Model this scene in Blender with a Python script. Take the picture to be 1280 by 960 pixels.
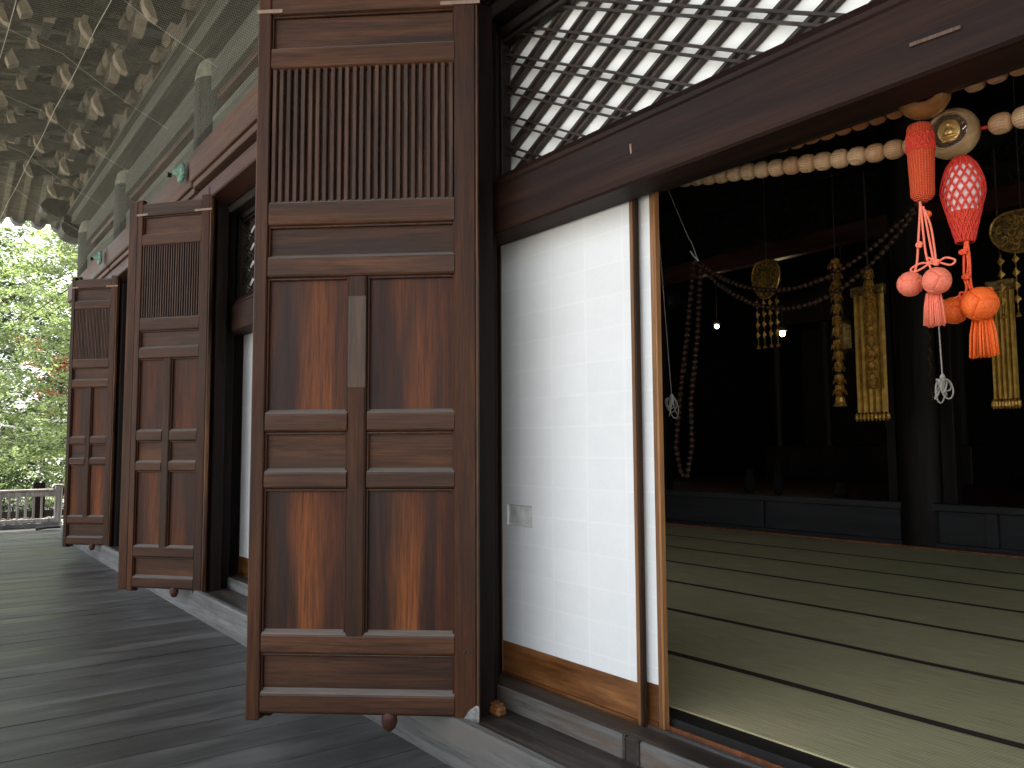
import bpy, bmesh, math, random
from mathutils import Vector, Matrix, Quaternion
random.seed(7)
R = math.radians
S = bpy.context.scene
COL = S.collection
for o in list(bpy.data.objects):
    bpy.data.objects.remove(o)

# ------------------------------------------------------------------ camera
CAM = Vector((0, 0, 1.5))
cd = bpy.data.cameras.new('camera'); co = bpy.data.objects.new('camera', cd); COL.objects.link(co)
yaw, pit, rol = 0.63848291, 0.07884479, -0.00569027
Fw = Vector((-math.cos(yaw)*math.cos(pit), math.sin(yaw)*math.cos(pit), math.sin(pit)))
Rt = Vector((math.sin(yaw), math.cos(yaw), 0)); Up = Rt.cross(Fw)
R2 = Rt*math.cos(rol)+Up*math.sin(rol); U2 = Up*math.cos(rol)-Rt*math.sin(rol)
m = Matrix((R2, U2, -Fw)).transposed().to_4x4(); m.translation = CAM
co.matrix_world = m
cd.sensor_width = 36; cd.lens = 1008.66/1280*36
cd.clip_start = .05; cd.clip_end = 1000
S.camera = co
S.render.resolution_x = 1024; S.render.resolution_y = 768

# ------------------------------------------------------------------ world, sun, exposure
sun_dir = Vector((-0.52, 0.80, 0)).normalized()
SUN_EL = R(62)
W = bpy.data.worlds.new("World"); S.world = W; W.use_nodes = True
nt = W.node_tree; nt.nodes.clear()
sky = nt.nodes.new('ShaderNodeTexSky'); sky.sky_type = 'NISHITA'; sky.sun_disc = False
sky.sun_elevation = SUN_EL; sky.sun_rotation = math.atan2(sun_dir.x, sun_dir.y)
sky.dust_density = 4.0; sky.air_density = 1.0
hs = nt.nodes.new('ShaderNodeHueSaturation'); hs.inputs['Saturation'].default_value = .28; hs.inputs['Value'].default_value = 1.1
bg = nt.nodes.new('ShaderNodeBackground'); bg.inputs[1].default_value = .15
wo = nt.nodes.new('ShaderNodeOutputWorld')
nt.links.new(sky.outputs[0], hs.inputs['Color']); nt.links.new(hs.outputs[0], bg.inputs[0]); nt.links.new(bg.outputs[0], wo.inputs[0])
sl = bpy.data.lights.new('sun', 'SUN'); sl.energy = 3.2; sl.angle = R(.5); sl.color = (1, .95, .87)
so = bpy.data.objects.new('sun', sl); COL.objects.link(so)
sv = Vector((sun_dir.x*math.cos(SUN_EL), sun_dir.y*math.cos(SUN_EL), math.sin(SUN_EL)))
so.rotation_euler = (-sv).to_track_quat('-Z', 'Y').to_euler()
S.view_settings.view_transform = 'Standard'; S.view_settings.look = 'None'
S.view_settings.gamma = 1; S.view_settings.use_curve_mapping = False
S.view_settings.exposure = 2.1

# ------------------------------------------------------------------ node helpers
def newmat(name):
    m = bpy.data.materials.new(name); m.use_nodes = True
    t = m.node_tree; b = t.nodes['Principled BSDF']; return m, t, b
def nd(t, typ, **kw):
    n = t.nodes.new(typ)
    for k, v in kw.items():
        if k in n.inputs: n.inputs[k].default_value = v
        else: setattr(n, k, v)
    return n
def ramp(t, fac, stops):
    r = t.nodes.new('ShaderNodeValToRGB'); e = r.color_ramp.elements
    while len(e) < len(stops): e.new(.5)
    for i, (p, c) in enumerate(stops):
        e[i].position = p; e[i].color = (c[0], c[1], c[2], 1) if hasattr(c, '__len__') else (c, c, c, 1)
    t.links.new(fac, r.inputs[0]); return r.outputs[0]
def mixc(t, fac, a, b, mode='MIX'):
    n = t.nodes.new('ShaderNodeMix'); n.data_type = 'RGBA'; n.blend_type = mode
    for s, v in ((n.inputs[0], fac), (n.inputs[6], a), (n.inputs[7], b)):
        if hasattr(v, 'links') or hasattr(v, 'is_linked'): t.links.new(v, s)
        elif isinstance(v, (int, float)): s.default_value = v
        else: s.default_value = (*v, 1)
    return n.outputs[2]
def math_(t, op, a, b=None, c=None, clamp=False):
    n = t.nodes.new('ShaderNodeMath'); n.operation = op; n.use_clamp = clamp
    for i, v in enumerate((a, b, c)):
        if v is None: continue
        if isinstance(v, (int, float)): n.inputs[i].default_value = v
        else: t.links.new(v, n.inputs[i])
    return n.outputs[0]

def wood(name, dark, mid, light, axis='Z', rough=.5, grain=1.0, blotch=.5, dust=None, dust_amt=.8, spec=.4, bump=.25, centre=None, wear=None, along=.9, across=16):
    """procedural timber; grain runs along 'axis' of the object"""
    m, t, b = newmat(name)
    tc = t.nodes.new('ShaderNodeTexCoord'); oi = t.nodes.new('ShaderNodeObjectInfo')
    at = nd(t, 'ShaderNodeAttribute', attribute_name='tint')
    off = t.nodes.new('ShaderNodeVectorMath'); off.operation = 'SCALE'
    t.links.new(oi.outputs['Random'], off.inputs['Scale']); off.inputs[0].default_value = (37, 23, 19)
    off2 = t.nodes.new('ShaderNodeVectorMath'); off2.operation = 'SCALE'; off2.inputs[0].default_value = (11, 17, 29)
    t.links.new(at.outputs['Fac'], off2.inputs['Scale'])
    ad = t.nodes.new('ShaderNodeVectorMath'); ad.operation = 'ADD'
    t.links.new(tc.outputs['Object'], ad.inputs[0]); t.links.new(off.outputs[0], ad.inputs[1])
    ad2 = t.nodes.new('ShaderNodeVectorMath'); ad2.operation = 'ADD'
    t.links.new(ad.outputs[0], ad2.inputs[0]); t.links.new(off2.outputs[0], ad2.inputs[1])
    def mapped(a, c):
        mp = t.nodes.new('ShaderNodeMapping'); t.links.new(ad2.outputs[0], mp.inputs[0])
        s = [c, c, c]; s['XYZ'.index(axis)] = a; mp.inputs['Scale'].default_value = s; return mp.outputs[0]
    # figure: bands distorted by low noise
    n1 = nd(t, 'ShaderNodeTexNoise', Scale=1.0, Detail=5.0, Roughness=.6, Distortion=.6); t.links.new(mapped(along, across), n1.inputs['Vector'])
    n2 = nd(t, 'ShaderNodeTexNoise', Scale=1.0, Detail=4.0, Roughness=.7); t.links.new(mapped(along*5, across*7), n2.inputs['Vector'])
    n3 = nd(t, 'ShaderNodeTexNoise', Scale=1.0, Detail=3.0, Roughness=.55, Distortion=.4); t.links.new(mapped(along*.8, across*.22) if not centre else mapped(.55, 5.5), n3.inputs['Vector'])
    base = ramp(t, n1.outputs[0], [(.32, dark), (.52, mid), (.72, light)])
    fine = ramp(t, n2.outputs[0], [(.3, 1-.45*grain), (.55, 1.0), (.75, 1+.18*grain)])
    c = mixc(t, 1.0, base, fine, 'MULTIPLY')
    bl = ramp(t, n3.outputs[0], [(.35, 1-blotch*.75), (.65, 1+blotch*.25)])
    c = mixc(t, 1.0, c, bl, 'MULTIPLY')
    if centre:        # heartwood band up the middle with light painted into it, broken by the figure
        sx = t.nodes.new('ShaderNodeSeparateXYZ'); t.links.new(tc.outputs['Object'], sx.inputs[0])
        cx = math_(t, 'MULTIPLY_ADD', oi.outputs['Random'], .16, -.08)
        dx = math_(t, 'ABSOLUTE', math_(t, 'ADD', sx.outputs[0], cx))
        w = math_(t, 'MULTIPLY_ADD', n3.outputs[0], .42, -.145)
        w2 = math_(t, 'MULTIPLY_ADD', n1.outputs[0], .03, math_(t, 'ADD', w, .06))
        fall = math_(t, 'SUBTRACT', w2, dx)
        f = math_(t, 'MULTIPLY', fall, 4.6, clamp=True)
        zf = math_(t, 'MULTIPLY_ADD', sx.outputs[2], -1.3, .55, clamp=True)  # painted glow grows towards the foot of the board
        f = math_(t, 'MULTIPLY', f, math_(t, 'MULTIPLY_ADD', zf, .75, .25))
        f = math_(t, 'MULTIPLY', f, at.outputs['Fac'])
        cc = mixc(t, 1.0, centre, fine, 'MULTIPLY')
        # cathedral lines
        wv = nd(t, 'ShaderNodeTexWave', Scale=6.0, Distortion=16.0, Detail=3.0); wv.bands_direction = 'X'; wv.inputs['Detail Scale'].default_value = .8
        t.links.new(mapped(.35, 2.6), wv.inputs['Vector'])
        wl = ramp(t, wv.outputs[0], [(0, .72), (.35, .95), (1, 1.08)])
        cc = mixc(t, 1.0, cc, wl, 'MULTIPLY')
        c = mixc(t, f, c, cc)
    c = mixc(t, 1.0, c, math_(t, 'MULTIPLY_ADD', oi.outputs['Random'], .40, .78), 'MULTIPLY')
    if wear:
        n4 = nd(t, 'ShaderNodeTexNoise', Scale=1.0, Detail=6.0, Roughness=.65); t.links.new(mapped(along*.9, across*.35), n4.inputs['Vector'])
        c = mixc(t, ramp(t, n4.outputs[0], [(.52, 0.0), (.66, 1.0)]), c, wear)
    if dust:
        g = t.nodes.new('ShaderNodeNewGeometry'); sx = t.nodes.new('ShaderNodeSeparateXYZ'); t.links.new(g.outputs['Normal'], sx.inputs[0])
        d = math_(t, 'MULTIPLY', math_(t, 'MULTIPLY_ADD', sx.outputs[2], 2.2, -.7, clamp=True), dust_amt)
        d = math_(t, 'MULTIPLY', d, ramp(t, n2.outputs[0], [(.3, .6), (.6, 1.0)]))
        c = mixc(t, d, c, dust)
    t.links.new(c, b.inputs['Base Color'])
    rr = ramp(t, n3.outputs[0], [(.3, max(rough-.10, .05)), (.7, min(rough+.12, 1))])
    t.links.new(rr, b.inputs['Roughness']); b.inputs['Specular IOR Level'].default_value = spec
    h = mixc(t, .6, n1.outputs[0], n2.outputs[0])
    bp = nd(t, 'ShaderNodeBump', Strength=bump, Distance=.004); t.links.new(h, bp.inputs['Height']); t.links.new(bp.outputs[0], b.inputs['Normal'])
    return m
def plain(name, col, rough=.6, metal=0, spec=.4, noise=None, bump=0, scale=30, emit=None, sheen=0):
    m, t, b = newmat(name)
    b.inputs['Roughness'].default_value = rough; b.inputs['Metallic'].default_value = metal; b.inputs['Specular IOR Level'].default_value = spec
    tc = t.nodes.new('ShaderNodeTexCoord')
    n = nd(t, 'ShaderNodeTexNoise', Scale=float(scale), Detail=5.0, Roughness=.6); t.links.new(tc.outputs['Object'], n.inputs['Vector'])
    c2 = noise if noise else tuple(x*.75 for x in col)
    t.links.new(ramp(t, n.outputs[0], [(.35, c2), (.65, col)]), b.inputs['Base Color'])
    if bump:
        bp = nd(t, 'ShaderNodeBump', Strength=bump, Distance=.004); t.links.new(n.outputs[0], bp.inputs['Height']); t.links.new(bp.outputs[0], b.inputs['Normal'])
    if emit:
        b.inputs['Emission Color'].default_value = (*emit[0], 1); b.inputs['Emission Strength'].default_value = emit[1]
    return m

DUST = (.22, .20, .18)
DV = dict(dust=DUST, spec=.25, rough=.52, grain=1.25, bump=.4)
M = {}
M['stile'] = wood('door_timber_upright', (0.0279, 0.0094, 0.0029), (0.0525, 0.017, 0.0048), (0.0874, 0.0285, 0.0075), 'Z', blotch=.45, **DV)
M['rail'] = wood('door_timber_level', (0.0446, 0.0174, 0.0073), (0.0772, 0.0299, 0.0123), (0.1176, 0.0474, 0.0201), 'X', blotch=.45, **DV)
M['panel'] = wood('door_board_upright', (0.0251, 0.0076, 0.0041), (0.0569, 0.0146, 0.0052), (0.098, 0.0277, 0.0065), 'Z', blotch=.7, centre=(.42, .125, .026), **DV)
M['board'] = wood('door_board_level', (0.0323, 0.0135, 0.0073), (0.0666, 0.0272, 0.0126), (0.1116, 0.0449, 0.0178), 'X', blotch=.5, **DV)
M['slat'] = wood('door_slats', (0.0412, 0.0206, 0.0132), (0.0779, 0.0386, 0.0247), (0.1192, 0.0612, 0.0388), 'Z', blotch=.3, **DV)
M['worn'] = wood('worn_door_edge', (.05, .02, .01), (.14, .06, .025), (.36, .16, .06), 'Z', blotch=.8, rough=.55)
M['bare'] = plain('bare_peg_wood', (.30, .20, .15), .7)
M['dark_z'] = wood('dark_post_timber', (0.0047, 0.0031, 0.0026), (0.0095, 0.0057, 0.0046), (0.0172, 0.0096, 0.0074), 'Z', blotch=.4, rough=.65, spec=.12)
M['dark_x'] = wood('dark_beam_timber', (0.0081, 0.0045, 0.0033), (0.0153, 0.0086, 0.0056), (0.0266, 0.0145, 0.0089), 'X', blotch=.5, rough=.55, bump=.2)
M['lintel'] = wood('lintel_timber', (0.0191, 0.0074, 0.0046), (0.035, 0.0135, 0.008), (0.0571, 0.0231, 0.0123), 'X', blotch=.6, rough=.6, spec=.2, bump=.3, along=.5, across=14)
M['lattice'] = wood('lattice_timber', (0.0203, 0.0135, 0.0108), (0.0405, 0.027, 0.0209), (0.0642, 0.0418, 0.0324), 'X', blotch=.3, rough=.6, along=5, across=20)
M['sill'] = wood('weathered_sill', (0.085, 0.0808, 0.0723), (0.1615, 0.1573, 0.1487), (0.238, 0.2338, 0.221), 'X', blotch=.55, rough=.6, wear=(.12, .08, .05), along=.8, across=14, bump=.6)
M['ledge'] = wood('worn_ledge', (.03, .024, .02), (.062, .05, .04), (.105, .085, .07), 'X', blotch=.6, rough=.5, bump=.6)
M['beam_grey'] = wood('pale_weathered_beam', (0.1272, 0.1272, 0.1197), (0.2094, 0.2094, 0.1983), (0.2842, 0.2842, 0.2693), 'X', blotch=.5, rough=.65, wear=(.14, .13, .115), along=.8, across=12, bump=.6)
M['nageshi'] = wood('tie_beam_timber', (0.0536, 0.0225, 0.0111), (0.0911, 0.0407, 0.0199), (0.1313, 0.0629, 0.0321), 'X', blotch=.5, rough=.6)
M['nageshi_red'] = wood('head_beam_timber', (0.0412, 0.0117, 0.0056), (0.0764, 0.0225, 0.0102), (0.1115, 0.038, 0.0165), 'X', blotch=.5, rough=.55)
M['old_x'] = wood('grey_green_timber_level', (0.0574, 0.0596, 0.0428), (0.0879, 0.0893, 0.0661), (0.1261, 0.1261, 0.097), 'X', blotch=.4, rough=.8, along=.7)
M['old_z'] = wood('grey_green_timber_upright', (0.0314, 0.0331, 0.0256), (0.0513, 0.0531, 0.0399), (0.0742, 0.0752, 0.057), 'Z', blotch=.4, rough=.8)
M['old_y'] = wood('bracket_timber', (0.0324, 0.0275, 0.0188), (0.0563, 0.0475, 0.0317), (0.0829, 0.0707, 0.0493), 'Y', blotch=.6, rough=.8, along=3, across=9)
M['old_end'] = plain('bracket_end_grain', (.27, .22, .155), .85, noise=(.15, .125, .085), scale=9)
M['old_blk'] = wood('bearing_block_timber', (.075, .060, .040), (.13, .105, .072), (.19, .155, .11), 'X', blotch=.6, rough=.85, along=4, across=10)
M['soffit'] = wood('eave_boards', (0.0646, 0.0582, 0.0401), (0.1035, 0.0937, 0.0646), (0.1358, 0.1229, 0.0906), 'Y', blotch=.5, rough=.85)
M['cap'] = plain('pale_worn_cap', (.24, .235, .18), .85, noise=(.14, .14, .105), scale=12)
M['tile'] = plain('roof_tile', (.10, .10, .10), .5, scale=8)
M['shoji_wood'] = wood('honey_cedar', (0.2002, 0.0797, 0.0235), (0.3304, 0.1474, 0.0492), (0.4514, 0.2282, 0.0854), 'Z', blotch=.4, rough=.5, grain=.7)
M['shoji_board'] = wood('honey_cedar_board', (0.1395, 0.0454, 0.0118), (0.254, 0.0986, 0.0289), (0.3683, 0.1583, 0.0533), 'X', blotch=.6, rough=.45, grain=.8, along=1.5)
M['edge_dark'] = wood('darkened_stile_edge', (.022, .012, .008), (.05, .026, .014), (.09, .045, .024), 'Z', blotch=.6, rough=.7, spec=.15)
M['red_cedar'] = wood('red_cedar', (.16, .05, .017), (.26, .085, .03), (.34, .13, .05), 'Z', blotch=.5, rough=.5)
M['deck'] = wood('verandah_boards', (.050, .049, .046), (.070, .069, .065), (.100, .098, .093), 'Y', blotch=.4, rough=.45, spec=.5, grain=.9, along=.7, across=8, bump=.3, wear=(.12, .119, .115))
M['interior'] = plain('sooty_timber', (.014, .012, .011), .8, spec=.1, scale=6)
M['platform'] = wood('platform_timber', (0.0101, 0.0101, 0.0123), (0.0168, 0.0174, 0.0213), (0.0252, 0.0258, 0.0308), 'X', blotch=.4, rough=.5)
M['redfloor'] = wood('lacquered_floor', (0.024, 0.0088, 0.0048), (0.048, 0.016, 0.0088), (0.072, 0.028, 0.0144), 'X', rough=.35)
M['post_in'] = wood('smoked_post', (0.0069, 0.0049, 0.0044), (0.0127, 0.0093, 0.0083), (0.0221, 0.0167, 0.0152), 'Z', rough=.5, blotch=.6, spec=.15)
M['gold'] = plain('gilt_metal', (.95, .58, .15), .36, metal=.7, noise=(.34, .17, .03), bump=.8, scale=40)
M['gold_soft'] = plain('gilt_cloth', (.72, .45, .10), .42, metal=.4, noise=(.42, .25, .05), bump=.3, scale=12)
M['darkgold'] = plain('tarnished_gilt', (.50, .34, .12), .4, metal=.8, noise=(.10, .07, .03), bump=.8, scale=30)
M['string'] = plain('pale_cord', (.30, .28, .24), .9, scale=90)
M['wire'] = plain('net_wire', (.50, .47, .36), .6, scale=40)
M['verdigris'] = plain('verdigris_bronze', (.20, .36, .28), .75, noise=(.08, .14, .11), bump=.8, scale=40)
M['iron'] = plain('rusty_iron', (.05, .035, .03), .7, scale=30)
M['black'] = plain('black_iron', (.012, .012, .012), .5)
M['rail_wood'] = wood('bleached_railing', (0.2448, 0.212, 0.1878), (0.4077, 0.3589, 0.3262), (0.5546, 0.5058, 0.4567), 'Z', blotch=.3, rough=.8)
M['paint'] = plain('zinc_patch', (.42, .41, .39), .5, metal=.3, noise=(.2, .19, .18))

# shoji / transom paper: sheets pasted edge over edge, slightly toothy
def paper(name, col, sheets=True):
    m, t, b = newmat(name)
    tc = t.nodes.new('ShaderNodeTexCoord'); sx = t.nodes.new('ShaderNodeSeparateXYZ'); t.links.new(tc.outputs['Object'], sx.inputs[0])
    n = nd(t, 'ShaderNodeTexNoise', Scale=6.0, Detail=6.0, Roughness=.6); t.links.new(tc.outputs['Object'], n.inputs['Vector'])
    wob = math_(t, 'MULTIPLY_ADD', n.outputs[0], .012, -.006)
    def lines(s, per, w):
        f = math_(t, 'FRACT', math_(t, 'DIVIDE', math_(t, 'ADD', math_(t, 'ADD', s, wob), 20), per))
        return math_(t, 'LESS_THAN', f, w/per)
    l = math_(t, 'MAXIMUM', lines(sx.outputs[0], .262, .013), lines(sx.outputs[2], .152, .010))
    base = ramp(t, n.outputs[0], [(.3, tuple(c*.96 for c in col)), (.7, col)])
    if sheets:
        wn = t.nodes.new('ShaderNodeTexWhiteNoise'); wn.noise_dimensions = '2D'; cb = t.nodes.new('ShaderNodeCombineXYZ')
        for k_, (a_, p_) in enumerate(((sx.outputs[0], .262), (sx.outputs[2], .152))):
            t.links.new(math_(t, 'FLOOR', math_(t, 'DIVIDE', math_(t, 'ADD', math_(t, 'ADD', a_, wob), 20), p_)), cb.inputs[k_])
        t.links.new(cb.outputs[0], wn.inputs[0]); base = mixc(t, 1.0, base, math_(t, 'MULTIPLY_ADD', wn.outputs[0], .03, .97), 'MULTIPLY')
        nf = nd(t, 'ShaderNodeTexNoise', Scale=45.0, Detail=6.0, Roughness=.7); t.links.new(tc.outputs['Object'], nf.inputs['Vector'])
        base = mixc(t, 1.0, base, ramp(t, nf.outputs[0], [(.3, .965), (.7, 1.0)]), 'MULTIPLY')
    c = mixc(t, math_(t, 'MULTIPLY', l, .30 if sheets else 0), base, (.93, .94, .93))
    t.links.new(c, b.inputs['Base Color']); b.inputs['Roughness'].default_value = .75; b.inputs['Specular IOR Level'].default_value = .25
    bp = nd(t, 'ShaderNodeBump', Strength=.25, Distance=.002)
    t.links.new(math_(t, 'MULTIPLY_ADD', l, .5, n.outputs[0]), bp.inputs['Height']); t.links.new(bp.outputs[0], b.inputs['Normal'])
    return m
M['paper'] = paper('screen_paper', (.86, .875, .87))
M['paper2'] = paper('transom_paper', (.90, .915, .89), False)

# tatami weave
def tatami_mat():
    m, t, b = newmat('woven_rush')
    tc = t.nodes.new('ShaderNodeTexCoord'); sx = t.nodes.new('ShaderNodeSeparateXYZ'); t.links.new(tc.outputs['Object'], sx.inputs[0])
    n = nd(t, 'ShaderNodeTexNoise', Scale=.9, Detail=4.0, Roughness=.55); t.links.new(tc.outputs['Object'], n.inputs['Vector'])
    mp = t.nodes.new('ShaderNodeMapping'); mp.inputs['Scale'].default_value = (4, 140, 1); t.links.new(tc.outputs['Object'], mp.inputs[0])
    n2 = nd(t, 'ShaderNodeTexNoise', Scale=1.0, Detail=3.0); t.links.new(mp.outputs[0], n2.inputs['Vector'])
    c = ramp(t, n.outputs[0], [(.3, (.40, .375, .21)), (.5, (.46, .43, .24)), (.72, (.52, .43, .25))])
    c = mixc(t, 1.0, c, ramp(t, n2.outputs[0], [(.3, .75), (.7, 1.2)]), 'MULTIPLY')
    w = math_(t, 'SINE', math_(t, 'MULTIPLY', sx.outputs[0], 2*math.pi/.016))
    w2 = math_(t, 'SINE', math_(t, 'MULTIPLY', sx.outputs[1], 2*math.pi/.006))
    k = math_(t, 'MULTIPLY_ADD', w, .07, 1.0)
    c = mixc(t, 1.0, c, k, 'MULTIPLY')
    t.links.new(c, b.inputs['Base Color']); b.inputs['Roughness'].default_value = .8; b.inputs['Specular IOR Level'].default_value = .3
    bp = nd(t, 'ShaderNodeBump', Strength=.35, Distance=.002); t.links.new(math_(t, 'MULTIPLY_ADD', w, .5, w2), bp.inputs['Height']); t.links.new(bp.outputs[0], b.inputs['Normal'])
    return m
M['tatami'] = tatami_mat()
M['heri'] = plain('mat_border_cloth', (.048, .028, .022), .8, scale=60)

# beads
def bead_mat(name, c1, c2, ink, rough, engraved=True):
    m, t, b = newmat(name)
    tc = t.nodes.new('ShaderNodeTexCoord'); oi = t.nodes.new('ShaderNodeObjectInfo')
    sx = t.nodes.new('ShaderNodeSeparateXYZ'); t.links.new(tc.outputs['Object'], sx.inputs[0])
    n = nd(t, 'ShaderNodeTexNoise', Scale=25.0, Detail=4.0); t.links.new(tc.outputs['Object'], n.inputs['Vector'])
    base = mixc(t, oi.outputs['Random'], c1, c2)
    base = mixc(t, 1.0, base, ramp(t, n.outputs[0], [(.3, .85), (.7, 1.1)]), 'MULTIPLY')
    if engraved:
        w = math_(t, 'SINE', math_(t, 'MULTIPLY', sx.outputs[2], 2*math.pi/.0085))
        mp = t.nodes.new('ShaderNodeMapping'); mp.inputs['Scale'].default_value = (420, 420, 160); t.links.new(tc.outputs['Object'], mp.inputs[0])
        n2 = nd(t, 'ShaderNodeTexNoise', Scale=1.0, Detail=2.0); t.links.new(mp.outputs[0], n2.inputs['Vector'])
        l = math_(t, 'MULTIPLY', math_(t, 'GREATER_THAN', w, .0), math_(t, 'GREATER_THAN', n2.outputs[0], .50))
        ends = math_(t, 'LESS_THAN', math_(t, 'ABSOLUTE', sx.outputs[0]), .024)
        f = math_(t, 'MULTIPLY', math_(t, 'MULTIPLY', l, ends), .75)
        base = mixc(t, f, base, ink)
    t.links.new(base, b.inputs['Base Color']); b.inputs['Roughness'].default_value = rough
    return m
M['bead_pale'] = bead_mat('pale_bead_wood', (.66, .46, .27), (.54, .31, .16), (.16, .09, .05), .45)
M['bead_brown'] = bead_mat('brown_bead_wood', (.30, .13, .05), (.38, .19, .09), (.55, .40, .26), .32)
M['bead_plain'] = bead_mat('polished_brown_bead', (.30, .10, .035), (.36, .14, .05), (.1, .05, .03), .25, False)
M['bead_dark'] = plain('dark_rosary_bead', (.075, .034, .022), .35, scale=20)
M['guru_pale'] = wood('pale_turned_wood', (.34, .21, .10), (.44, .28, .14), (.52, .35, .19), 'X', rough=.35, blotch=.2, grain=.5, across=30, along=6)
M['guru_brown'] = wood('amber_turned_wood', (.24, .095, .03), (.36, .15, .045), (.46, .21, .07), 'X', rough=.28, blotch=.3, grain=.5, across=30, along=6)
M['glass'] = plain('medallion_glass', (.10, .06, .03), .25, spec=.5)
M['silver'] = plain('silver_trim', (.75, .73, .68), .25, metal=1)
M['goldfig'] = plain('gilt_figure', (.90, .62, .25), .35, metal=.85, noise=(.6, .38, .12), bump=.4, scale=60)
M['white_core'] = plain('white_net_core', (.78, .66, .62), .7, noise=(.7, .5, .47), scale=50)
M['red_cord'] = plain('scarlet_cord', (.72, .045, .025), .6, noise=(.55, .025, .015), scale=160)
M['vermilion'] = plain('vermilion_cord', (.95, .12, .025), .6, noise=(.62, .06, .015), scale=160)
M['orange'] = plain('orange_cord', (.98, .17, .02), .6, noise=(.70, .10, .015), scale=160)
M['salmon'] = plain('salmon_cord', (.93, .25, .15), .6, noise=(.78, .17, .10), scale=160)

def knit(name, col, dark):
    m, t, b = newmat(name)
    tc = t.nodes.new('ShaderNodeTexCoord'); sx = t.nodes.new('ShaderNodeSeparateXYZ'); t.links.new(tc.outputs['Object'], sx.inputs[0])
    a = math_(t, 'ARCTAN2', sx.outputs[1], sx.outputs[0])
    u = math_(t, 'SINE', math_(t, 'ADD', math_(t, 'MULTIPLY', a, 14.0), math_(t, 'MULTIPLY', sx.outputs[2], 600.0)))
    v = math_(t, 'SINE', math_(t, 'SUBTRACT', math_(t, 'MULTIPLY', a, 14.0), math_(t, 'MULTIPLY', sx.outputs[2], 600.0)))
    h = math_(t, 'MULTIPLY', u, v)
    f = math_(t, 'MULTIPLY_ADD', h, .5, .5)
    t.links.new(ramp(t, f, [(.15, dark), (.6, col)]), b.inputs['Base Color']); b.inputs['Roughness'].default_value = .7
    bp = nd(t, 'ShaderNodeBump', Strength=.9, Distance=.004); t.links.new(h, bp.inputs['Height']); t.links.new(bp.outputs[0], b.inputs['Normal'])
    return m
M['knit'] = knit('knitted_vermilion', (.95, .13, .03), (.55, .03, .012))

# fine bird netting
def net_mat():
    m, t, b = newmat('bird_net')
    tc = t.nodes.new('ShaderNodeTexCoord'); sx = t.nodes.new('ShaderNodeSeparateXYZ'); t.links.new(tc.outputs['UV'], sx.inputs[0])
    a = math_(t, 'FRACT', math_(t, 'MULTIPLY', math_(t, 'ADD', sx.outputs[0], sx.outputs[1]), 1/.036))
    c = math_(t, 'FRACT', math_(t, 'MULTIPLY', math_(t, 'SUBTRACT', sx.outputs[0], math_(t, 'ADD', sx.outputs[1], -50)), 1/.036))
    l = math_(t, 'MAXIMUM', math_(t, 'LESS_THAN', a, .045), math_(t, 'LESS_THAN', c, .045))
    tr = t.nodes.new('ShaderNodeBsdfTransparent'); mx = t.nodes.new('ShaderNodeMixShader')
    b.inputs['Base Color'].default_value = (.34, .33, .25, 1); b.inputs['Roughness'].default_value = .6
    t.links.new(l, mx.inputs[0]); t.links.new(tr.outputs[0], mx.inputs[1]); t.links.new(b.outputs[0], mx.inputs[2])
    t.links.new(mx.outputs[0], t.nodes['Material Output'].inputs[0])
    return m
M['net'] = net_mat()
def leaf(name, c1, c2, c3, trans=.5):
    m, t, b = newmat(name)
    at = nd(t, 'ShaderNodeAttribute', attribute_name='tint')
    col = ramp(t, at.outputs['Fac'], [(0, c1), (.5, c2), (1, c3)])
    t.links.new(col, b.inputs['Base Color']); b.inputs['Roughness'].default_value = .5
    tl = t.nodes.new('ShaderNodeBsdfTranslucent'); mx = t.nodes.new('ShaderNodeMixShader'); mx.inputs[0].default_value = trans
    t.links.new(mixc(t, 1.0, col, (1.05, 1.15, .75), 'MULTIPLY'), tl.inputs[0])
    t.links.new(b.outputs[0], mx.inputs[1]); t.links.new(tl.outputs[0], mx.inputs[2]); t.links.new(mx.outputs[0], t.nodes['Material Output'].inputs[0])
    return m
M['leaf_maple'] = leaf('maple_leaves', (.09, .13, .06), (.25, .31, .15), (.48, .52, .32), .55)
M['leaf_dark'] = leaf('cedar_leaves', (.02, .05, .02), (.05, .09, .045), (.10, .14, .07), .35)
M['leaf_hedge'] = leaf('hedge_leaves', (.025, .045, .018), (.05, .09, .03), (.11, .15, .06), .3)
M['leaf_red'] = leaf('crimson_petals', (.35, .06, .06), (.5, .12, .10), (.6, .22, .18), .3)
M['lantern'] = plain('unlit_lantern_paper', (.35, .30, .20), .8)
M['bark'] = plain('bark', (.085, .065, .05), .9, bump=.8, scale=12)
M['gravel'] = plain('pale_gravel', (.40, .38, .34), .9, noise=(.26, .25, .22), bump=.5, scale=40)

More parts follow.
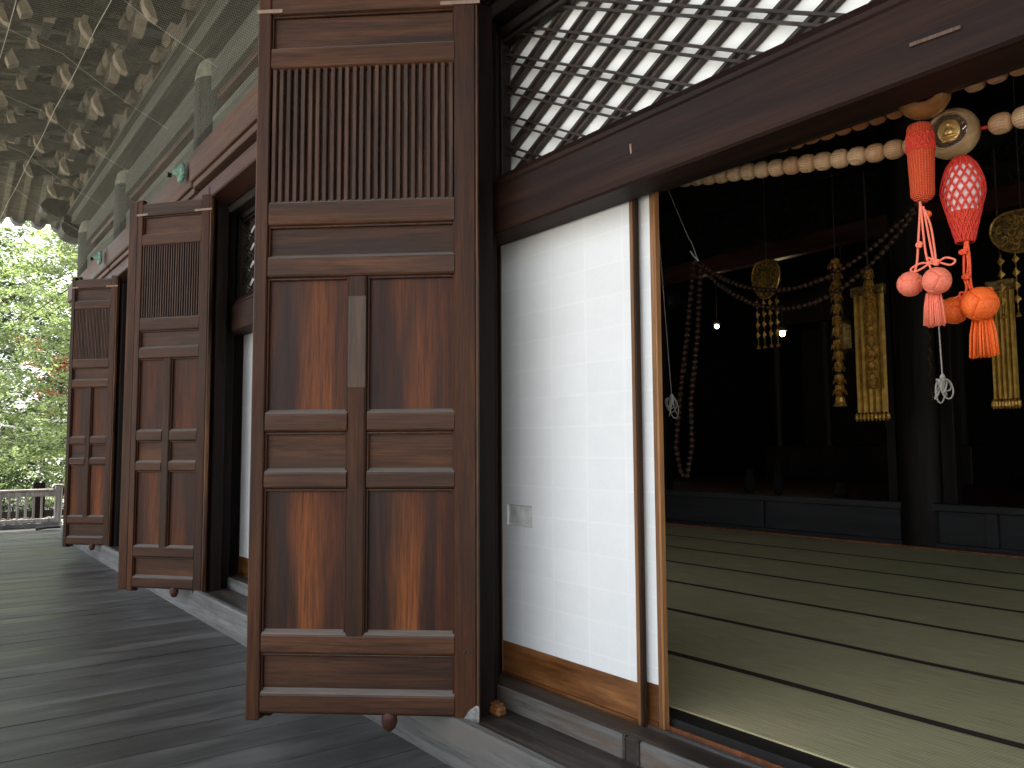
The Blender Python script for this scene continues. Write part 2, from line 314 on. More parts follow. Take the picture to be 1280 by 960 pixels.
# ------------------------------------------------------------------ mesh builder
class MB:
    def __init__(s): s.v = []; s.f = []; s.t = []; s.m = []; s.k = []; s.uv = None
    def add(s, vs, fs, tint=None, mi=0):
        if tint is None: tint = random.random()
        n = len(s.v); s.v += [Vector(p) for p in vs]
        for f in fs: s.f.append([n+i for i in f]); s.t.append(tint); s.m.append(mi)
        return s
    def box(s, x0, y0, z0, x1, y1, z1, b=0.0, tint=None, mi=0):
        """box with chamfered edges"""
        x0, x1 = sorted((x0, x1)); y0, y1 = sorted((y0, y1)); z0, z1 = sorted((z0, z1))
        if b <= 0 or min(x1-x0, y1-y0, z1-z0) < 2.2*b:
            v = [(x, y, z) for z in (z0, z1) for y in (y0, y1) for x in (x0, x1)]
            f = [(0, 2, 3, 1), (4, 5, 7, 6), (0, 1, 5, 4), (2, 6, 7, 3), (0, 4, 6, 2), (1, 3, 7, 5)]
            return s.add(v, f, tint, mi)
        vs = []; idx = {}
        X = (x0, x1); Y = (y0, y1); Z = (z0, z1)
        for i in (0, 1):
            for j in (0, 1):
                for k in (0, 1):
                    sx, sy, sz = 1-2*i, 1-2*j, 1-2*k
                    for a in range(3):
                        p = [X[i]+sx*b, Y[j]+sy*b, Z[k]+sz*b]; p[a] = (X[i], Y[j], Z[k])[a]
                        idx[(i, j, k, a)] = len(vs); vs.append(p)
        fs = []
        I = lambda i, j, k, a: idx[(i, j, k, a)]
        for i in (0, 1): fs.append([I(i, 0, 0, 0), I(i, 1, 0, 0), I(i, 1, 1, 0), I(i, 0, 1, 0)])
        for j in (0, 1): fs.append([I(0, j, 0, 1), I(1, j, 0, 1), I(1, j, 1, 1), I(0, j, 1, 1)])
        for k in (0, 1): fs.append([I(0, 0, k, 2), I(1, 0, k, 2), I(1, 1, k, 2), I(0, 1, k, 2)])
        for i in (0, 1):
            for j in (0, 1): fs.append([I(i, j, 0, 0), I(i, j, 1, 0), I(i, j, 1, 1), I(i, j, 0, 1)])
            for k in (0, 1): fs.append([I(i, 0, k, 0), I(i, 1, k, 0), I(i, 1, k, 2), I(i, 0, k, 2)])
        for j in (0, 1):
            for k in (0, 1): fs.append([I(0, j, k, 1), I(1, j, k, 1), I(1, j, k, 2), I(0, j, k, 2)])
            for i in (0, 1): pass
        for i in (0, 1):
            for j in (0, 1):
                for k in (0, 1): fs.append([I(i, j, k, 0), I(i, j, k, 1), I(i, j, k, 2)])
        return s.add(vs, fs, tint, mi)
    def tube(s, pts, r, n=8, tint=None, cap=True, closed=False):
        pts = [Vector(p) for p in pts]; N = len(pts)
        rs = r if hasattr(r, '__len__') else [r]*N
        vs = []; prev = None
        for i, p in enumerate(pts):
            a = pts[(i-1) % N] if (i > 0 or closed) else p; c = pts[(i+1) % N] if (i < N-1 or closed) else p
            d = (c-a); d = d.normalized() if d.length > 1e-9 else Vector((0, 0, 1))
            if prev is None:
                u = d.orthogonal().normalized()
            else:
                u = (prev-d*prev.dot(d)); u = u.normalized() if u.length > 1e-6 else d.orthogonal().normalized()
            prev = u; w = d.cross(u)
            for k in range(n):
                t = 2*math.pi*k/n; vs.append(p+(u*math.cos(t)+w*math.sin(t))*rs[i])
        fs = []
        for i in range(N if closed else N-1):
            j = (i+1) % N
            for k in range(n): fs.append([i*n+k, i*n+(k+1) % n, j*n+(k+1) % n, j*n+k])
        if cap and not closed: fs += [list(range(n))[::-1], [(N-1)*n+k for k in range(n)]]
        return s.add(vs, fs, tint)
    def lathe(s, prof, n=24, c=(0, 0, 0), tint=None, axis='Z'):
        vs = []
        for (r, z) in prof:
            for k in range(n):
                t = 2*math.pi*k/n; p = (r*math.cos(t), r*math.sin(t), z)
                if axis == 'X': p = (p[2], p[0], p[1])
                if axis == 'Y': p = (p[0], p[2], p[1])
                vs.append((p[0]+c[0], p[1]+c[1], p[2]+c[2]))
        fs = []
        for i in range(len(prof)-1):
            for k in range(n): fs.append([i*n+k, i*n+(k+1) % n, (i+1)*n+(k+1) % n, (i+1)*n+k])
        fs += [list(range(n))[::-1], [(len(prof)-1)*n+k for k in range(n)]]
        return s.add(vs, fs, tint)
    def prism(s, poly, a0, a1, axis='X', tint=None, mi=0):
        """extrude a 2D outline along an axis; poly in the other two axes, in order"""
        n = len(poly)
        def P(u, v, a): return {'X': (a, u, v), 'Y': (u, a, v), 'Z': (u, v, a)}[axis]
        vs = [P(u, v, a0) for u, v in poly]+[P(u, v, a1) for u, v in poly]
        fs = [list(range(n))[::-1], [n+i for i in range(n)]]+[[i, (i+1) % n, n+(i+1) % n, n+i] for i in range(n)]
        return s.add(vs, fs, tint, mi)
    def quad(s, a, b, c, d, tint=None): return s.add([a, b, c, d], [[0, 1, 2, 3]], tint)
    def bar(s, a, b, w, h, up=(0, 1, 0), tint=None, bev=0):
        a = Vector(a); b = Vector(b); d = (b-a).normalized(); u = Vector(up); u = (u-d*u.dot(d)).normalized(); x = d.cross(u)
        vs = []
        for p in (a, b):
            for i, j in ((-1, -1), (1, -1), (1, 1), (-1, 1)): vs.append(p+x*(w/2*i)+u*(h/2*j))
        return s.add(vs, [[3, 2, 1, 0], [4, 5, 6, 7], [0, 1, 5, 4], [1, 2, 6, 5], [2, 3, 7, 6], [3, 0, 4, 7]], tint)

def bm_link(name, mb, mat, parent=None, origin=None, world=True, smooth=False):
    """mb given in world coordinates (world=True) or in the parent's own frame; origin = the object's own origin in that frame"""
    vs = mb.v
    if parent is not None and world:
        inv = wm(parent).inverted(); vs = [inv @ v for v in vs]
        if origin is not None: origin = inv @ Vector(origin)
    o0 = Vector(origin) if origin is not None else Vector((0, 0, 0))
    me = bpy.data.meshes.new(name); me.from_pydata([tuple(v-o0) for v in vs], [], mb.f)
    mats = mat if isinstance(mat, (list, tuple)) else [mat]
    for q in mats: me.materials.append(M[q] if isinstance(q, str) else q)
    me.polygons.foreach_set('material_index', mb.m)
    a = me.attributes.new('tint', 'FLOAT', 'FACE'); a.data.foreach_set('value', mb.t)
    if mb.uv is not None:
        ul = me.uv_layers.new(name='uv')
        for l in me.loops: ul.data[l.index].uv = mb.uv[l.vertex_index]
    b = bmesh.new(); b.from_mesh(me)
    if smooth != 'leaf': bmesh.ops.recalc_face_normals(b, faces=b.faces)
    b.to_mesh(me); b.free()
    if smooth is True: me.polygons.foreach_set('use_smooth', [True]*len(me.polygons))
    elif smooth and smooth != 'leaf':
        me.polygons.foreach_set('use_smooth', [True]*len(me.polygons)); me.set_sharp_from_angle(angle=R(smooth))
    me.update()
    o = bpy.data.objects.new(name, me); COL.objects.link(o)
    if parent is not None: o.parent = parent
    o.location = o0
    return o
def wm(o):
    mm = Matrix.Translation(o.location) @ o.rotation_euler.to_matrix().to_4x4()
    return (wm(o.parent) @ mm) if o.parent else mm
def tag(o, label, cat, group=None, kind=None):
    if label: o['label'] = label
    if cat: o['category'] = cat
    if group: o['group'] = group
    if kind: o['kind'] = kind
    return o
def thing(name, label, cat, loc=(0, 0, 0), rz=0, group=None):
    o = bpy.data.objects.new(name, None); COL.objects.link(o); o.location = loc; o.rotation_euler = (0, 0, rz); o.empty_display_size = .1
    return tag(o, label, cat, group)
def struct(name, mb, mat, smooth=False):
    o = bm_link(name, mb, mat, smooth=smooth); o['kind'] = 'structure'; return o
def copy_tree(o, loc=None, parent=None):
    c = o.copy(); COL.objects.link(c)
    if parent is not None: c.parent = parent
    if loc is not None: c.location = loc
    for ch in list(o.children): copy_tree(ch, None, c)
    return c
# ================================================================== SETTING
gnd = MB(); gnd.quad((-300, -300, -.9), (300, -300, -.9), (300, 300, -.9), (-300, 300, -.9), .5); struct('ground', gnd, 'gravel')
dk = MB()
y = None; x = 9.0; BW = .27
while x > -18.55:
    w = BW*random.uniform(.9, 1.12); dz = random.uniform(-.0015, .0015)
    dk.box(x-w+.006, -1.75, -.06, x, 2.3, dz, .0015)
    x -= w
for i in range(28):                                   # boards round the corner
    yy = 2.304+i*.27; dk.box(-18.55, yy, -.06, -15.9, yy+.266, random.uniform(-.0015, .0015), .003)
struct('verandah_floor', dk, 'deck')

# ================================================================== THE HALL
hall = thing('temple_hall', 'old dark timber temple hall with open folding doors, white papered transom and carved eave brackets', 'temple', (-6, 2.4, 0))
def HP(name, mb, mat, label=None, smooth=False, origin=None):
    o = bm_link(name, mb, mat, hall, origin=origin, smooth=smooth)
    if label: o['label'] = label
    return o
XR = 9.0; XL = -15.9
# base beams and sills
b = MB(); b.box(XL, 2.11, -.02, -9.4, 2.17, .225, .012); b.box(-9.395, 2.11, -.02, -4.6, 2.17, .225, .012); b.box(-4.596, 2.11, -.02, XR, 2.17, .225, .012)
HP('base_beam', b, 'beam_grey', 'pale grey weathered beam along the edge of the floor')
b = MB(); b.box(XL, 2.1715, -.02, XR, 2.437, .205, .004); HP('ledge_board', b, 'ledge')
def sill(x0, x1):
    b = MB(); b.box(x0, 2.44, .10, x1, 2.572, .300, .008); b.box(x0, 2.575, .10, x1, 2.597, .291); b.box(x0, 2.60, .1, x1, 2.625, .283); b.box(x0, 2.628, .1, x1, 2.64, .292); b.box(x0, 2.643, .1, x1, 2.668, .283)
    HP('threshold_sill', b, ['sill'])
    b = MB(); b.box(x0+.1, 2.450, .301, x1-.1, 2.571, .3035); HP('sill_top', b, 'ledge')
    b = MB(); b.box(x0, 2.67, .1, x1, 2.685, .30, .003); HP('track_strip', b, 'red_cedar')
    b = MB(); b.box(x0, 2.687, .1, x1, 2.799, .331, .003); HP('inner_sill', b, 'black')
sill(-3.95, XR); sill(-8.4, -4.05); sill(-12.6, -8.5)
b = MB(); b.box(-2.520, 2.432, .19, -2.505, 2.45, .305); b.box(-2.44, 2.432, .19, -2.425, 2.45, .305); b.box(-2.503, 2.434, .19, -2.442, 2.45, .300, .002)
HP('sill_joint', b, 'ledge')

# pillars
def pillar(x, z0, z1, r=.24, y=2.42):
    b = MB(); b.lathe([(r, z0), (r, z1-.22), (r*.97, z1-.15), (r*.84, z1-.04), (r*.72, z1)], 28, (x, y, 0)); return b
PX = [-15.6, -12.45, -8.35, -3.95, 2.45, 8.6]
for x in PX:
    cb = MB(); cb.lathe([(.243, 5.28), (.238, 5.35), (.210, 5.46), (.18, 5.497)], 28, (x, 2.42, 0)); HP('pillar_cap', cb, 'cap', smooth=40)
for x in PX: HP('pillar', pillar(x, 4.30, 5.495), 'old_z', 'round grey green weathered pillar above the doors', smooth=40)
for x in PX: HP('pillar', pillar(x, .17, 4.05, .22, 2.50), 'dark_z', smooth=40)
# jambs
def jamb(xr, s=1):
    b = MB()
    for (dx, y0, y1) in ((.30, 2.245, 2.345), (.18, 2.347, 2.455), (.0, 2.457, 2.70)):
        b.box(xr+dx-.32 if s > 0 else xr-dx+.32, y0, .197 if y0 < 2.4 else .30, xr+dx if s > 0 else xr-dx, y1, 3.80, .006)
    HP('door_jamb', b, 'dark_z')
jamb(-3.61); jamb(-7.98); jamb(-12.3)
jamb(-4.25, -1); jamb(-8.75, -1); jamb(2.1, -1)
# lintels over the sliding screens
def lintel(x0, x1):
    b = MB()
    prof = [(2.415, 2.615), (2.405, 2.625), (2.405, 2.86), (2.425, 2.885), (2.425, 2.905), (2.47, 2.955), (2.54, 2.955), (2.575, 2.955), (2.575, 2.615)]
    b.prism([(u, v) for u, v in prof], x0, x1, 'X')
    HP('screen_lintel', b, 'lintel', 'heavy dark lintel with a rounded face above the sliding screens')
    b = MB(); b.box(x0, 2.577, 2.665, x1, 2.72, 2.95, .003); HP('upper_track', b, 'dark_x')
lintel(-3.605, 2.1); lintel(-7.975, -4.25); lintel(-12.3, -8.75)
# transoms
def transom(x0, x1, detail=True):
    b = MB(); y0, y1 = 2.49, 2.57
    b.box(x0, y0, 2.957, x0+.13, y1, 3.80, .008); b.box(x0+.133, y0+.02, 2.957, x0+.16, y1, 3.78, .003)
    b.box(x1-.13, y0, 2.957, x1, y1, 3.80, .008)
    b.box(x0+.162, y0+.005, 3.742, x1-.132, y1, 3.80, .004)
    b.box(x0+.162, y0+.025, 3.715, x1-.132, y1, 3.739, .003)
    HP('transom_frame', b, 'dark_x')
    p = MB(); p.box(x0+.05, 2.5925, 2.957, x1-.05, 2.597, 3.78); HP('transom_paper', p, 'paper2', 'bright white paper behind the crossed bars')
    xa, xb, za, zb = x0+.155, x1-.13, 2.955, 3.72
    m_ = math.tan(R(27)); per = .172
    for sgn, yy, bw, bh in ((-1, 2.549, .0115, .020), (1, 2.5735, .0150, .028)):
        g = MB(); k0 = int(-8/per)
        c = -((xb-xa)*m_) if sgn > 0 else 0
        c = (c//per)*per
        while c < (zb-za)+((xb-xa)*m_ if sgn < 0 else 0):
            for d in (-.0215, .0215):
                # line z = za + c + d + sgn*m*(x-xa)
                zz = za+c+d
                pts = []
                xs0, xs1 = xa, xb
                z_at = lambda X: zz+sgn*m_*(X-xa)
                lo, hi = sorted(((za-zz)/(sgn*m_)+xa, (zb-zz)/(sgn*m_)+xa))
                s0, s1 = max(lo, xs0), min(hi, xs1)
                if s1-s0 > .01: g.bar((s0, yy, z_at(s0)), (s1, yy, z_at(s1)), bw, bh)
            c += per
        HP('lattice_bars', g, 'lattice')
transom(-3.62, 2.1); transom(-7.99, -4.25); transom(-12.3, -8.75)
# head beams and tie beams
b = MB(); b.box(XL, 2.40, 3.803, XR, 2.75, 4.045, .01); HP('head_beam', b, 'dark_x')
b = MB(); b.box(XL, 2.16, 3.872, XR, 2.397, 4.03, .012); HP('head_beam', b, 'nageshi_red', 'reddish head beam over the folding doors')
def nag(x0, x1, y0, z0, z1):
    b = MB(); b.box(x0, y0, z0, x1, 2.398, z1, .012); HP('tie_beam', b, 'nageshi', 'reddish brown tie beam running over the doors')
    b = MB(); b.box(x0+.02, y0+.035, z0-.062, x1, 2.39, z0-.002, .006); HP('tie_beam', b, 'nageshi')
nag(-8.05, XR, 2.06, 4.10, 4.375); nag(-12.35, -8.09, 2.09, 4.08, 4.36); nag(-15.95, -12.39, 2.09, 4.08, 4.36)
def fitting(x, z):
    b = MB()
    for k in range(6):
        a = 2*math.pi*k/6; b.lathe([(.004, -.05), (.035, -.04), (.05, -.012), (.035, 0)], 10, (x+.055*math.cos(a), 2.05, z+.055*math.sin(a)), axis='Y')
    b.lathe([(.006, -.11), (.03, -.095), (.04, -.05), (.055, -.04), (.06, 0)], 12, (x, 2.055, z), axis='Y')
    HP('nail_cover', b, 'verdigris', 'green corroded bronze flower boss', smooth=True)
    b = MB(); b.lathe([(.03, -.15), (.02, -.11)], 10, (x-.13, 2.08, z), axis='Y'); HP('nail_head', b, 'black')
fitting(-8.22, 4.235); fitting(-12.55, 4.225)
# upper wall: boards, through ties, plate
b = MB(); x = XL
while x < XR:
    w = random.uniform(.8, 1.3); b.box(x, 2.47, 4.05, min(x+w-.006, XR), 2.53, 5.5, .004); x += w
HP('upper_wall_boards', b, 'old_x')
b = MB(); b.box(XL, 2.30, 4.60, XR, 2.465, 4.86, .01); HP('through_tie', b, 'old_x')
b = MB(); b.box(XL, 2.33, 5.03, XR, 2.465, 5.10, .008); HP('through_tie', b, 'board')
b = MB(); b.box(XL, 2.28, 5.12, XR, 2.465, 5.42, .01); HP('through_tie', b, 'old_x')
b = MB(); b.box(XL-.25, 2.10, 5.50, XR, 2.75, 5.655, .01); b.box(XL-.3, 2.03, 5.658, XR, 2.75, 5.70, .006); HP('wall_plate', b, 'old_x')
# solid walls and the far side of the hall
b = MB(); b.box(XL, 2.60, .1, -12.65, 2.66, 4.06); b.box(-8.75, 2.62, .1, -8.2, 2.67, 4.06); b.box(-4.35, 2.62, .1, -3.7, 2.67, 4.06); b.box(2.1, 2.62, .1, 2.8, 2.67, 4.06)
HP('infill_wall', b, 'dark_z')
b = MB(); b.box(XL, 2.67, -.9, XL+.08, 17.5, 5.5); HP('side_wall', b, 'old_z')
b = MB(); b.box(XL+.1, 2.80, -.9, XR+4, 2.86, .25); b.box(XR, 9.3, -.9, XR+.08, 17.4, 5.6); b.box(XR, 2.87, 4.3, XR+.08, 9.29, 5.6); HP('side_wall', b, 'interior')  # opening in the unseen right wall is added to light the far mats
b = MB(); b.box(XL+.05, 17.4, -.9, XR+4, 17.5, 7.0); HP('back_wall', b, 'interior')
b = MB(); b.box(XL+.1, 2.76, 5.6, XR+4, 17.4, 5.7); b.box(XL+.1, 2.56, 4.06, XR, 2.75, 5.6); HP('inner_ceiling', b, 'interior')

# ------------------------------------------------------------------ bracket sets under the eaves
def arm_profile(L, h, n=6):
    """boat shaped bracket arm, centred, bottom edge curling up at both ends"""
    pts = [(-L/2, h), (-L/2, h*.62)]
    for i in range(n+1):
        t = i/n; pts.append((-L/2+.02+.16*math.sin(t*math.pi/2), h*.60*(math.cos(t*math.pi/2))))
    pts += [(-x, z) for x, z in pts[::-1]]
    return pts
def bracket_proto():
    root = bpy.data.objects.new('bracket_set', None); COL.objects.link(root)
    steps = 4
    def blk(x, y, z, s=.235, h=.16):
        b = MB(); q = s*.36
        vs = [(x-q, y-q, z), (x+q, y-q, z), (x+q, y+q, z), (x-q, y+q, z)]
        for zz in (z+h*.45, z+h):
            vs += [(x-s/2, y-s/2, zz), (x+s/2, y-s/2, zz), (x+s/2, y+s/2, zz), (x-s/2, y+s/2, zz)]
        fs = [[3, 2, 1, 0], [8, 9, 10, 11]]
        for l in (0, 4):
            for k in range(4): fs.append([l+k, l+(k+1) % 4, l+4+(k+1) % 4, l+4+k])
        return vs, fs
    blocks = MB(); blocks.add(*blk(0, 0, 0, .34, .24))
    for s in range(steps):
        y = -.36*s; z = .20+.29*s
        a = MB(); a.prism([(u, v+z) for u, v in arm_profile(1.05 if s % 2 == 0 else .78, .16)], y-.05, y+.05, 'Y')
        o = bm_link('bracket_arm', a, 'old_y', root, world=False)
        for dx in ((-.43, 0, .43) if s % 2 == 0 else (-.30, 0, .30)): blocks.add(*blk(dx, y, z+.155))
        # outward arm with curled nose
        a = MB(); L = .36*(s+1)+.05
        nose = [(.25, z+.02), (.25, z+.15), (-L, z+.15), (-L-.05, z+.19), (-L-.10, z+.20), (-L-.13, z+.13), (-L-.11, z+.05), (-L-.05, z-.03), (-L+.03, z-.055), (-L+.10, z-.02), (-L+.14, z+.02)]
        a.prism(nose, -.042, .042, 'X'); bm_link('bracket_arm', a, 'old_y', root, world=False)
        e = MB(); e.prism([(-L-.05, z+.192), (-L-.104, z+.203), (-L-.138, z+.13), (-L-.118, z+.045), (-L-.055, z-.036), (-L+.01, z-.060), (-L-.02, z+.04), (-L-.06, z+.13)], -.046, .046, 'X')
        bm_link('bracket_nose', e, 'old_end', root, world=False)
        hl = .525 if s % 2 == 0 else .39
        for sg in (-1, 1):
            e = MB(); e.prism([(sg*(hl+.004), z+.165), (sg*(hl-.05), z+.165), (sg*(hl-.045), z+.10), (sg*(hl-.10), z+.035), (sg*(hl-.19), z-.006), (sg*(hl-.12), z-.004), (sg*(hl-.035), z+.04), (sg*(hl+.004), z+.10)], y-.056, y+.056, 'Y')
            bm_link('bracket_nose', e, 'old_end', root, world=False)
    # long slanting lever noses
    a = MB(); e = MB()
    for dx, ln in ((0, 0), ):
        pts = [(.3, 1.25), (.3, 1.10), (-1.35, .55), (-1.46, .50), (-1.50, .60), (-1.44, .70)]
        a.prism(pts, -.05, .05, 'X'); e.prism([(-1.36, .545), (-1.466, .492), (-1.508, .60), (-1.446, .708), (-1.42, .66)], -.053, .053, 'X')
    bm_link('lever_arm', a, 'old_y', root, world=False); bm_link('bracket_nose', e, 'old_end', root, world=False)
    bm_link('bearing_blocks', blocks, 'old_blk', root, world=False)
    return root
bp0 = bracket_proto(); bp0.parent = hall; bp0.scale = (1.32, 1.0, 1.0)
inv = wm(hall).inverted()
first = True; x = -15.6
while x < 1.5:
    loc = inv @ Vector((x, 2.22, 5.70))
    if first: bp0.location = loc; first = False
    else: copy_tree(bp0, loc, hall)
    x += 1.42
b = MB()
for s in range(4):
    y = 2.22-.36*s; z = 5.70+.20+.29*s+.31
    b.box(XL-.9-.1*s, y-.055, z, XR, y+.055, z+.15, .008)
HP('purlins', b, 'old_y')
b = MB()
for s in range(3, 4):
    y = 2.22-.36*s; z = 5.70+.20+.29*s+.465
    b.box(XL-.6, y-.36, z, XR, y+.3, z+.02)
HP('bracket_boards', b, 'old_y')
# carved nose at the corner
def spiral_nose():
    b = MB()
    b.prism([(2.40, 5.64), (1.86, 5.62), (1.74, 5.64), (1.66, 5.70), (1.63, 5.78), (1.68, 5.88), (1.78, 5.93), (2.40, 5.93)], -16.38, -16.0, 'X')
    out = [(2.19+.24*math.cos(t*.35), 5.44+.185*math.sin(t*.35)) for t in range(18)]
    b.prism(out, -16.42, -15.9, 'X'); b.prism([(2.2, 5.28), (2.42, 5.30), (2.42, 5.64), (1.98, 5.64), (1.98, 5.5)], -16.36, -15.9, 'X')
    b.tube([(-15.895, 2.19+.19*(1-t/16)*math.cos(t*.7), 5.44+.145*(1-t/16)*math.sin(t*.7)) for t in range(16)], .014, 6)
    HP('carved_nose', b, 'dark_x', 'dark scroll carved beam end at the corner of the eaves')
spiral_nose()
# ------------------------------------------------------------------ eaves and roof
def side_z(yy): return 6.16+.012*(3.2-yy)**2
EX = -19.3; EY = -1.75
def front_z(xx): return 6.42+.0011*max(0, -12-xx)**2*10
r = MB(); n = 14
xs = [XR+4-(XR+4-XL)*i/n for i in range(n+1)]
under = []
E0 = (EX, EY, 6.55)
N = 16
# front slope soffit
for i in range(N):
    a0 = i/N; a1 = (i+1)/N
    w0 = (13+(XL-13)*a0, 2.4, 7.55); w1 = (13+(XL-13)*a1, 2.4, 7.55)
    e0 = (13+(EX-13)*a0, EY, 6.35+.2*a0**6); e1 = (13+(EX-13)*a1, EY, 6.35+.2*a1**6)
    r.quad(w0, w1, e1, e0, .5)
    sy0 = 18+(EY-18)*a0; sy1 = 18+(EY-18)*a1
    r.quad((XL, 18+(2.4-18)*a0, 7.55), (XL, 18+(2.4-18)*a1, 7.55), (EX, sy1, 6.14+.41*a1**5), (EX, sy0, 6.14+.41*a0**5), .5)
HP('eave_soffit', r, 'soffit')
rf = MB()
x = 12.5
while x > -18.6:
    t = (13-x)/(13-EX); xw = 13+(XL-13)*t
    rf.bar((x, EY+.06, 6.40+.2*t**6-.09), (xw if x < XL else x, 2.4 if x > XL else 2.4, 7.46), .09, .09, (0, 0, 1)); x -= .30
yy = -1.4
while yy < 14:
    t = (18-yy)/(18-EY); rf.bar((EX+.06, yy, 6.10+.41*t**5), (XL, max(yy, yy), 7.46), .09, .09, (0, 0, 1)); yy += .30
HP('rafters', rf, 'soffit')
tp = MB()
tp.quad((13, EY-.1, 6.50), (EX-.1, EY-.1, 6.72), (-10, 9, 12), (13, 9, 12), .5)
tp.quad((EX-.1, EY-.1, 6.72), (EX-.1, 18, 6.30), (-10, 18, 12), (-10, 9, 12), .5)
for i in range(N*4):
    a0 = i/(N*4); a1 = (i+1)/(N*4)
    tp.box(13+(EX-13)*a0, EY-.12, 6.36+.2*a0**6, 13+(EX-13)*a1, EY+.03, 6.56+.2*a1**6)
    yc0 = 18+(EY-18)*a0; yc1 = 18+(EY-18)*a1
    tp.box(EX-.1, yc0, 6.16+.41*a0**5, EX+.03, yc1, 6.36+.41*a1**5)
yy = EY
while yy < 12:
    t = (18-yy)/(18-EY); tp.lathe([(.135, EX-.16), (.135, EX+.1)], 14, (0, yy, 6.15+.41*t**5), axis='X'); yy += .37
HP('tiled_roof', tp, 'tile')

# ------------------------------------------------------------------ folding doors
RB = [(.225, .330), (.506, .610), (1.300, 1.392), (1.580, 1.682), (2.357, 2.466), (2.625, 2.750), (3.448, 3.560), (3.735, 3.86)]
def folding_door(hx, hy, ang, w, glow, scale=1.0, back=.08):
    d = bpy.data.objects.new('folding_door', None); COL.objects.link(d); d.parent = hall
    d.location = wm(hall).inverted() @ Vector((hx, hy, 0)); d.rotation_euler = (0, 0, R(ang))
    P = lambda n, mb, mt, o=None, sm=False: bm_link(n, mb, mt, d, origin=o, world=False, smooth=sm)
    k = w/1.132
    sl, sr, ms = .068*k**.5, .112*k**.5, .098*k**.5
    z0, z1 = .195, 3.905
    T = .06
    b = MB(); b.box(w-sl, -T, z0, w, 0, z1, .005); P('stile', b, 'stile')
    b = MB(); b.box(.006, -T, z0, sr, 0, z1, .005); P('stile', b, 'stile')
    b = MB(); b.box(-.006, -T+.004, z0+.004, .005, -.005, z1-.004, .002); P('worn_edge', b, 'worn')
    xa, xb = sr, w-sl; xm = (xa+xb)/2+.01*k
    def rail(x0, x1, za, zb):
        # rounded moulding: profile in y,z extruded in x with mitred ends
        pr = [(-.050, za-.004), (-.034, za-.004), (-.014, za+.002), (-.003, za+.008), (.001, za+.016), (.001, zb-.016), (-.003, zb-.007), (-.012, zb), (-.034, zb+.013), (-.050, zb+.013)]
        b = MB(); b.prism(pr, x0-.001, x1-.004, 'X'); P('rail', b, 'rail', ((x0+x1)/2, 0, (za+zb)/2))
    for i, (za, zb) in enumerate(RB):
        if i in (2, 3):
            rail(xa, xm-ms/2, za, zb); rail(xm+ms/2, xb, za, zb)
        else: rail(xa, xb, za, zb)
    b = MB(); pr = [(xm-ms/2+.002, -.055), (xm-ms/2+.002, -.008), (xm-ms/2+.012, .0), (xm+ms/2-.012, .0), (xm+ms/2-.002, -.008), (xm+ms/2-.002, -.055)]
    b.prism(pr, RB[1][1]-.02, RB[4][0]+.001, 'Z'); P('stile', b, 'stile')
    b = MB(); b.box(xm-ms/2+.004, -.01, 1.80, xm+ms/2-.004, .0035, 2.26, .002); 
    if glow > .9: P('patch_strip', b, 'bare_dark')
    def panel(x0, x1, za, zb, mt, t):
        # board with a thin rebate moulding round it
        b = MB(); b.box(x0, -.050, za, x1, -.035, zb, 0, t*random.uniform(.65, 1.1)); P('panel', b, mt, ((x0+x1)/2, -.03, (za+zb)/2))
        b = MB()
        for q in ((x0, za, x0+.010, zb), (x1-.010, za, x1, zb), (x0+.0101, zb-.009, x1-.0101, zb)):
            b.box(q[0], -.0348, q[1], q[2], -.016, q[3], .002)
        P('bead_moulding', b, 'stile')
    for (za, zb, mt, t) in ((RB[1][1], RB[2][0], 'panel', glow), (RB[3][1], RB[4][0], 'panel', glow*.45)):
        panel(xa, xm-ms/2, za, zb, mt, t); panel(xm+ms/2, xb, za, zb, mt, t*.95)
    panel(xa, xm-ms/2, RB[2][1], RB[3][0], 'board', .3); panel(xm+ms/2, xb, RB[2][1], RB[3][0], 'board', .3)
    for i in (0, 4, 6): panel(xa, xb, RB[i][1], RB[i+1][0], 'board', .4)
    # slatted panel
    b = MB(); za, zb = RB[5][1], RB[6][0]; b.box(xa, -.052, za, xb, -.044, zb)
    n = 25; st = (xb-xa)/n
    for i in range(n):
        cx = xa+st*(i+.5); j = random.uniform(-.0012, .0012)
        b.prism([(cx-st*.31+j, -.045), (cx-st*.30+j, -.016), (cx-st*.22+j, -.010), (cx+st*.22+j, -.010), (cx+st*.30+j, -.016), (cx+st*.31+j, -.045)], za-.001, zb+.001, 'Z')
    P('slatted_panel', b, 'slat')
    # pegs showing on the top corners, bottom feet, stop knob
    b = MB(); b.box(w-sl-.06, .0025, 3.745, w+.006, .006, 3.765, .001); b.box(-.02, .0025, 3.745, sr+.07, .006, 3.765, .001); P('wedge_strip', b, 'bare')
    b = MB(); b.box(w-sl*.95, -.10, z0-.012, w-.002, -T-.002, z0+.10, .01); P('foot', b, 'stile')
    b = MB(); cx = w*.38
    b.lathe([(.012, -.10), (.030, -.085), (.040, -.055), (.036, -.02), (.028, .0)], 14, (cx, -.03, z0+.055)); P('stop_knob', b, 'nageshi_red', None, True)
    # leaf folded behind
    b = MB(); x0 = .02; x1 = w+back
    b.box(x0, -T-.075, z0-.005, x0+.10, -T-.020, z1+.02, .006); b.box(x1-.10, -T-.075, z0-.005, x1, -T-.020, z1+.02, .006)
    for za, zb in RB: b.box(x0+.1, -T-.07, za, x1-.1, -T-.025, zb, .004)
    b.box(x0+.1, -T-.055, .23, x1-.1, -T-.045, 3.84); P('back_leaf', b, 'stile')
    # pivots
    b = MB(); b.lathe([(.02, .16), (.02, .20)], 10, (.02, -.03, 0)); b.lathe([(.022, 3.90), (.022, 3.97)], 10, (.02, -.03, 0)); P('pivot', b, 'iron')
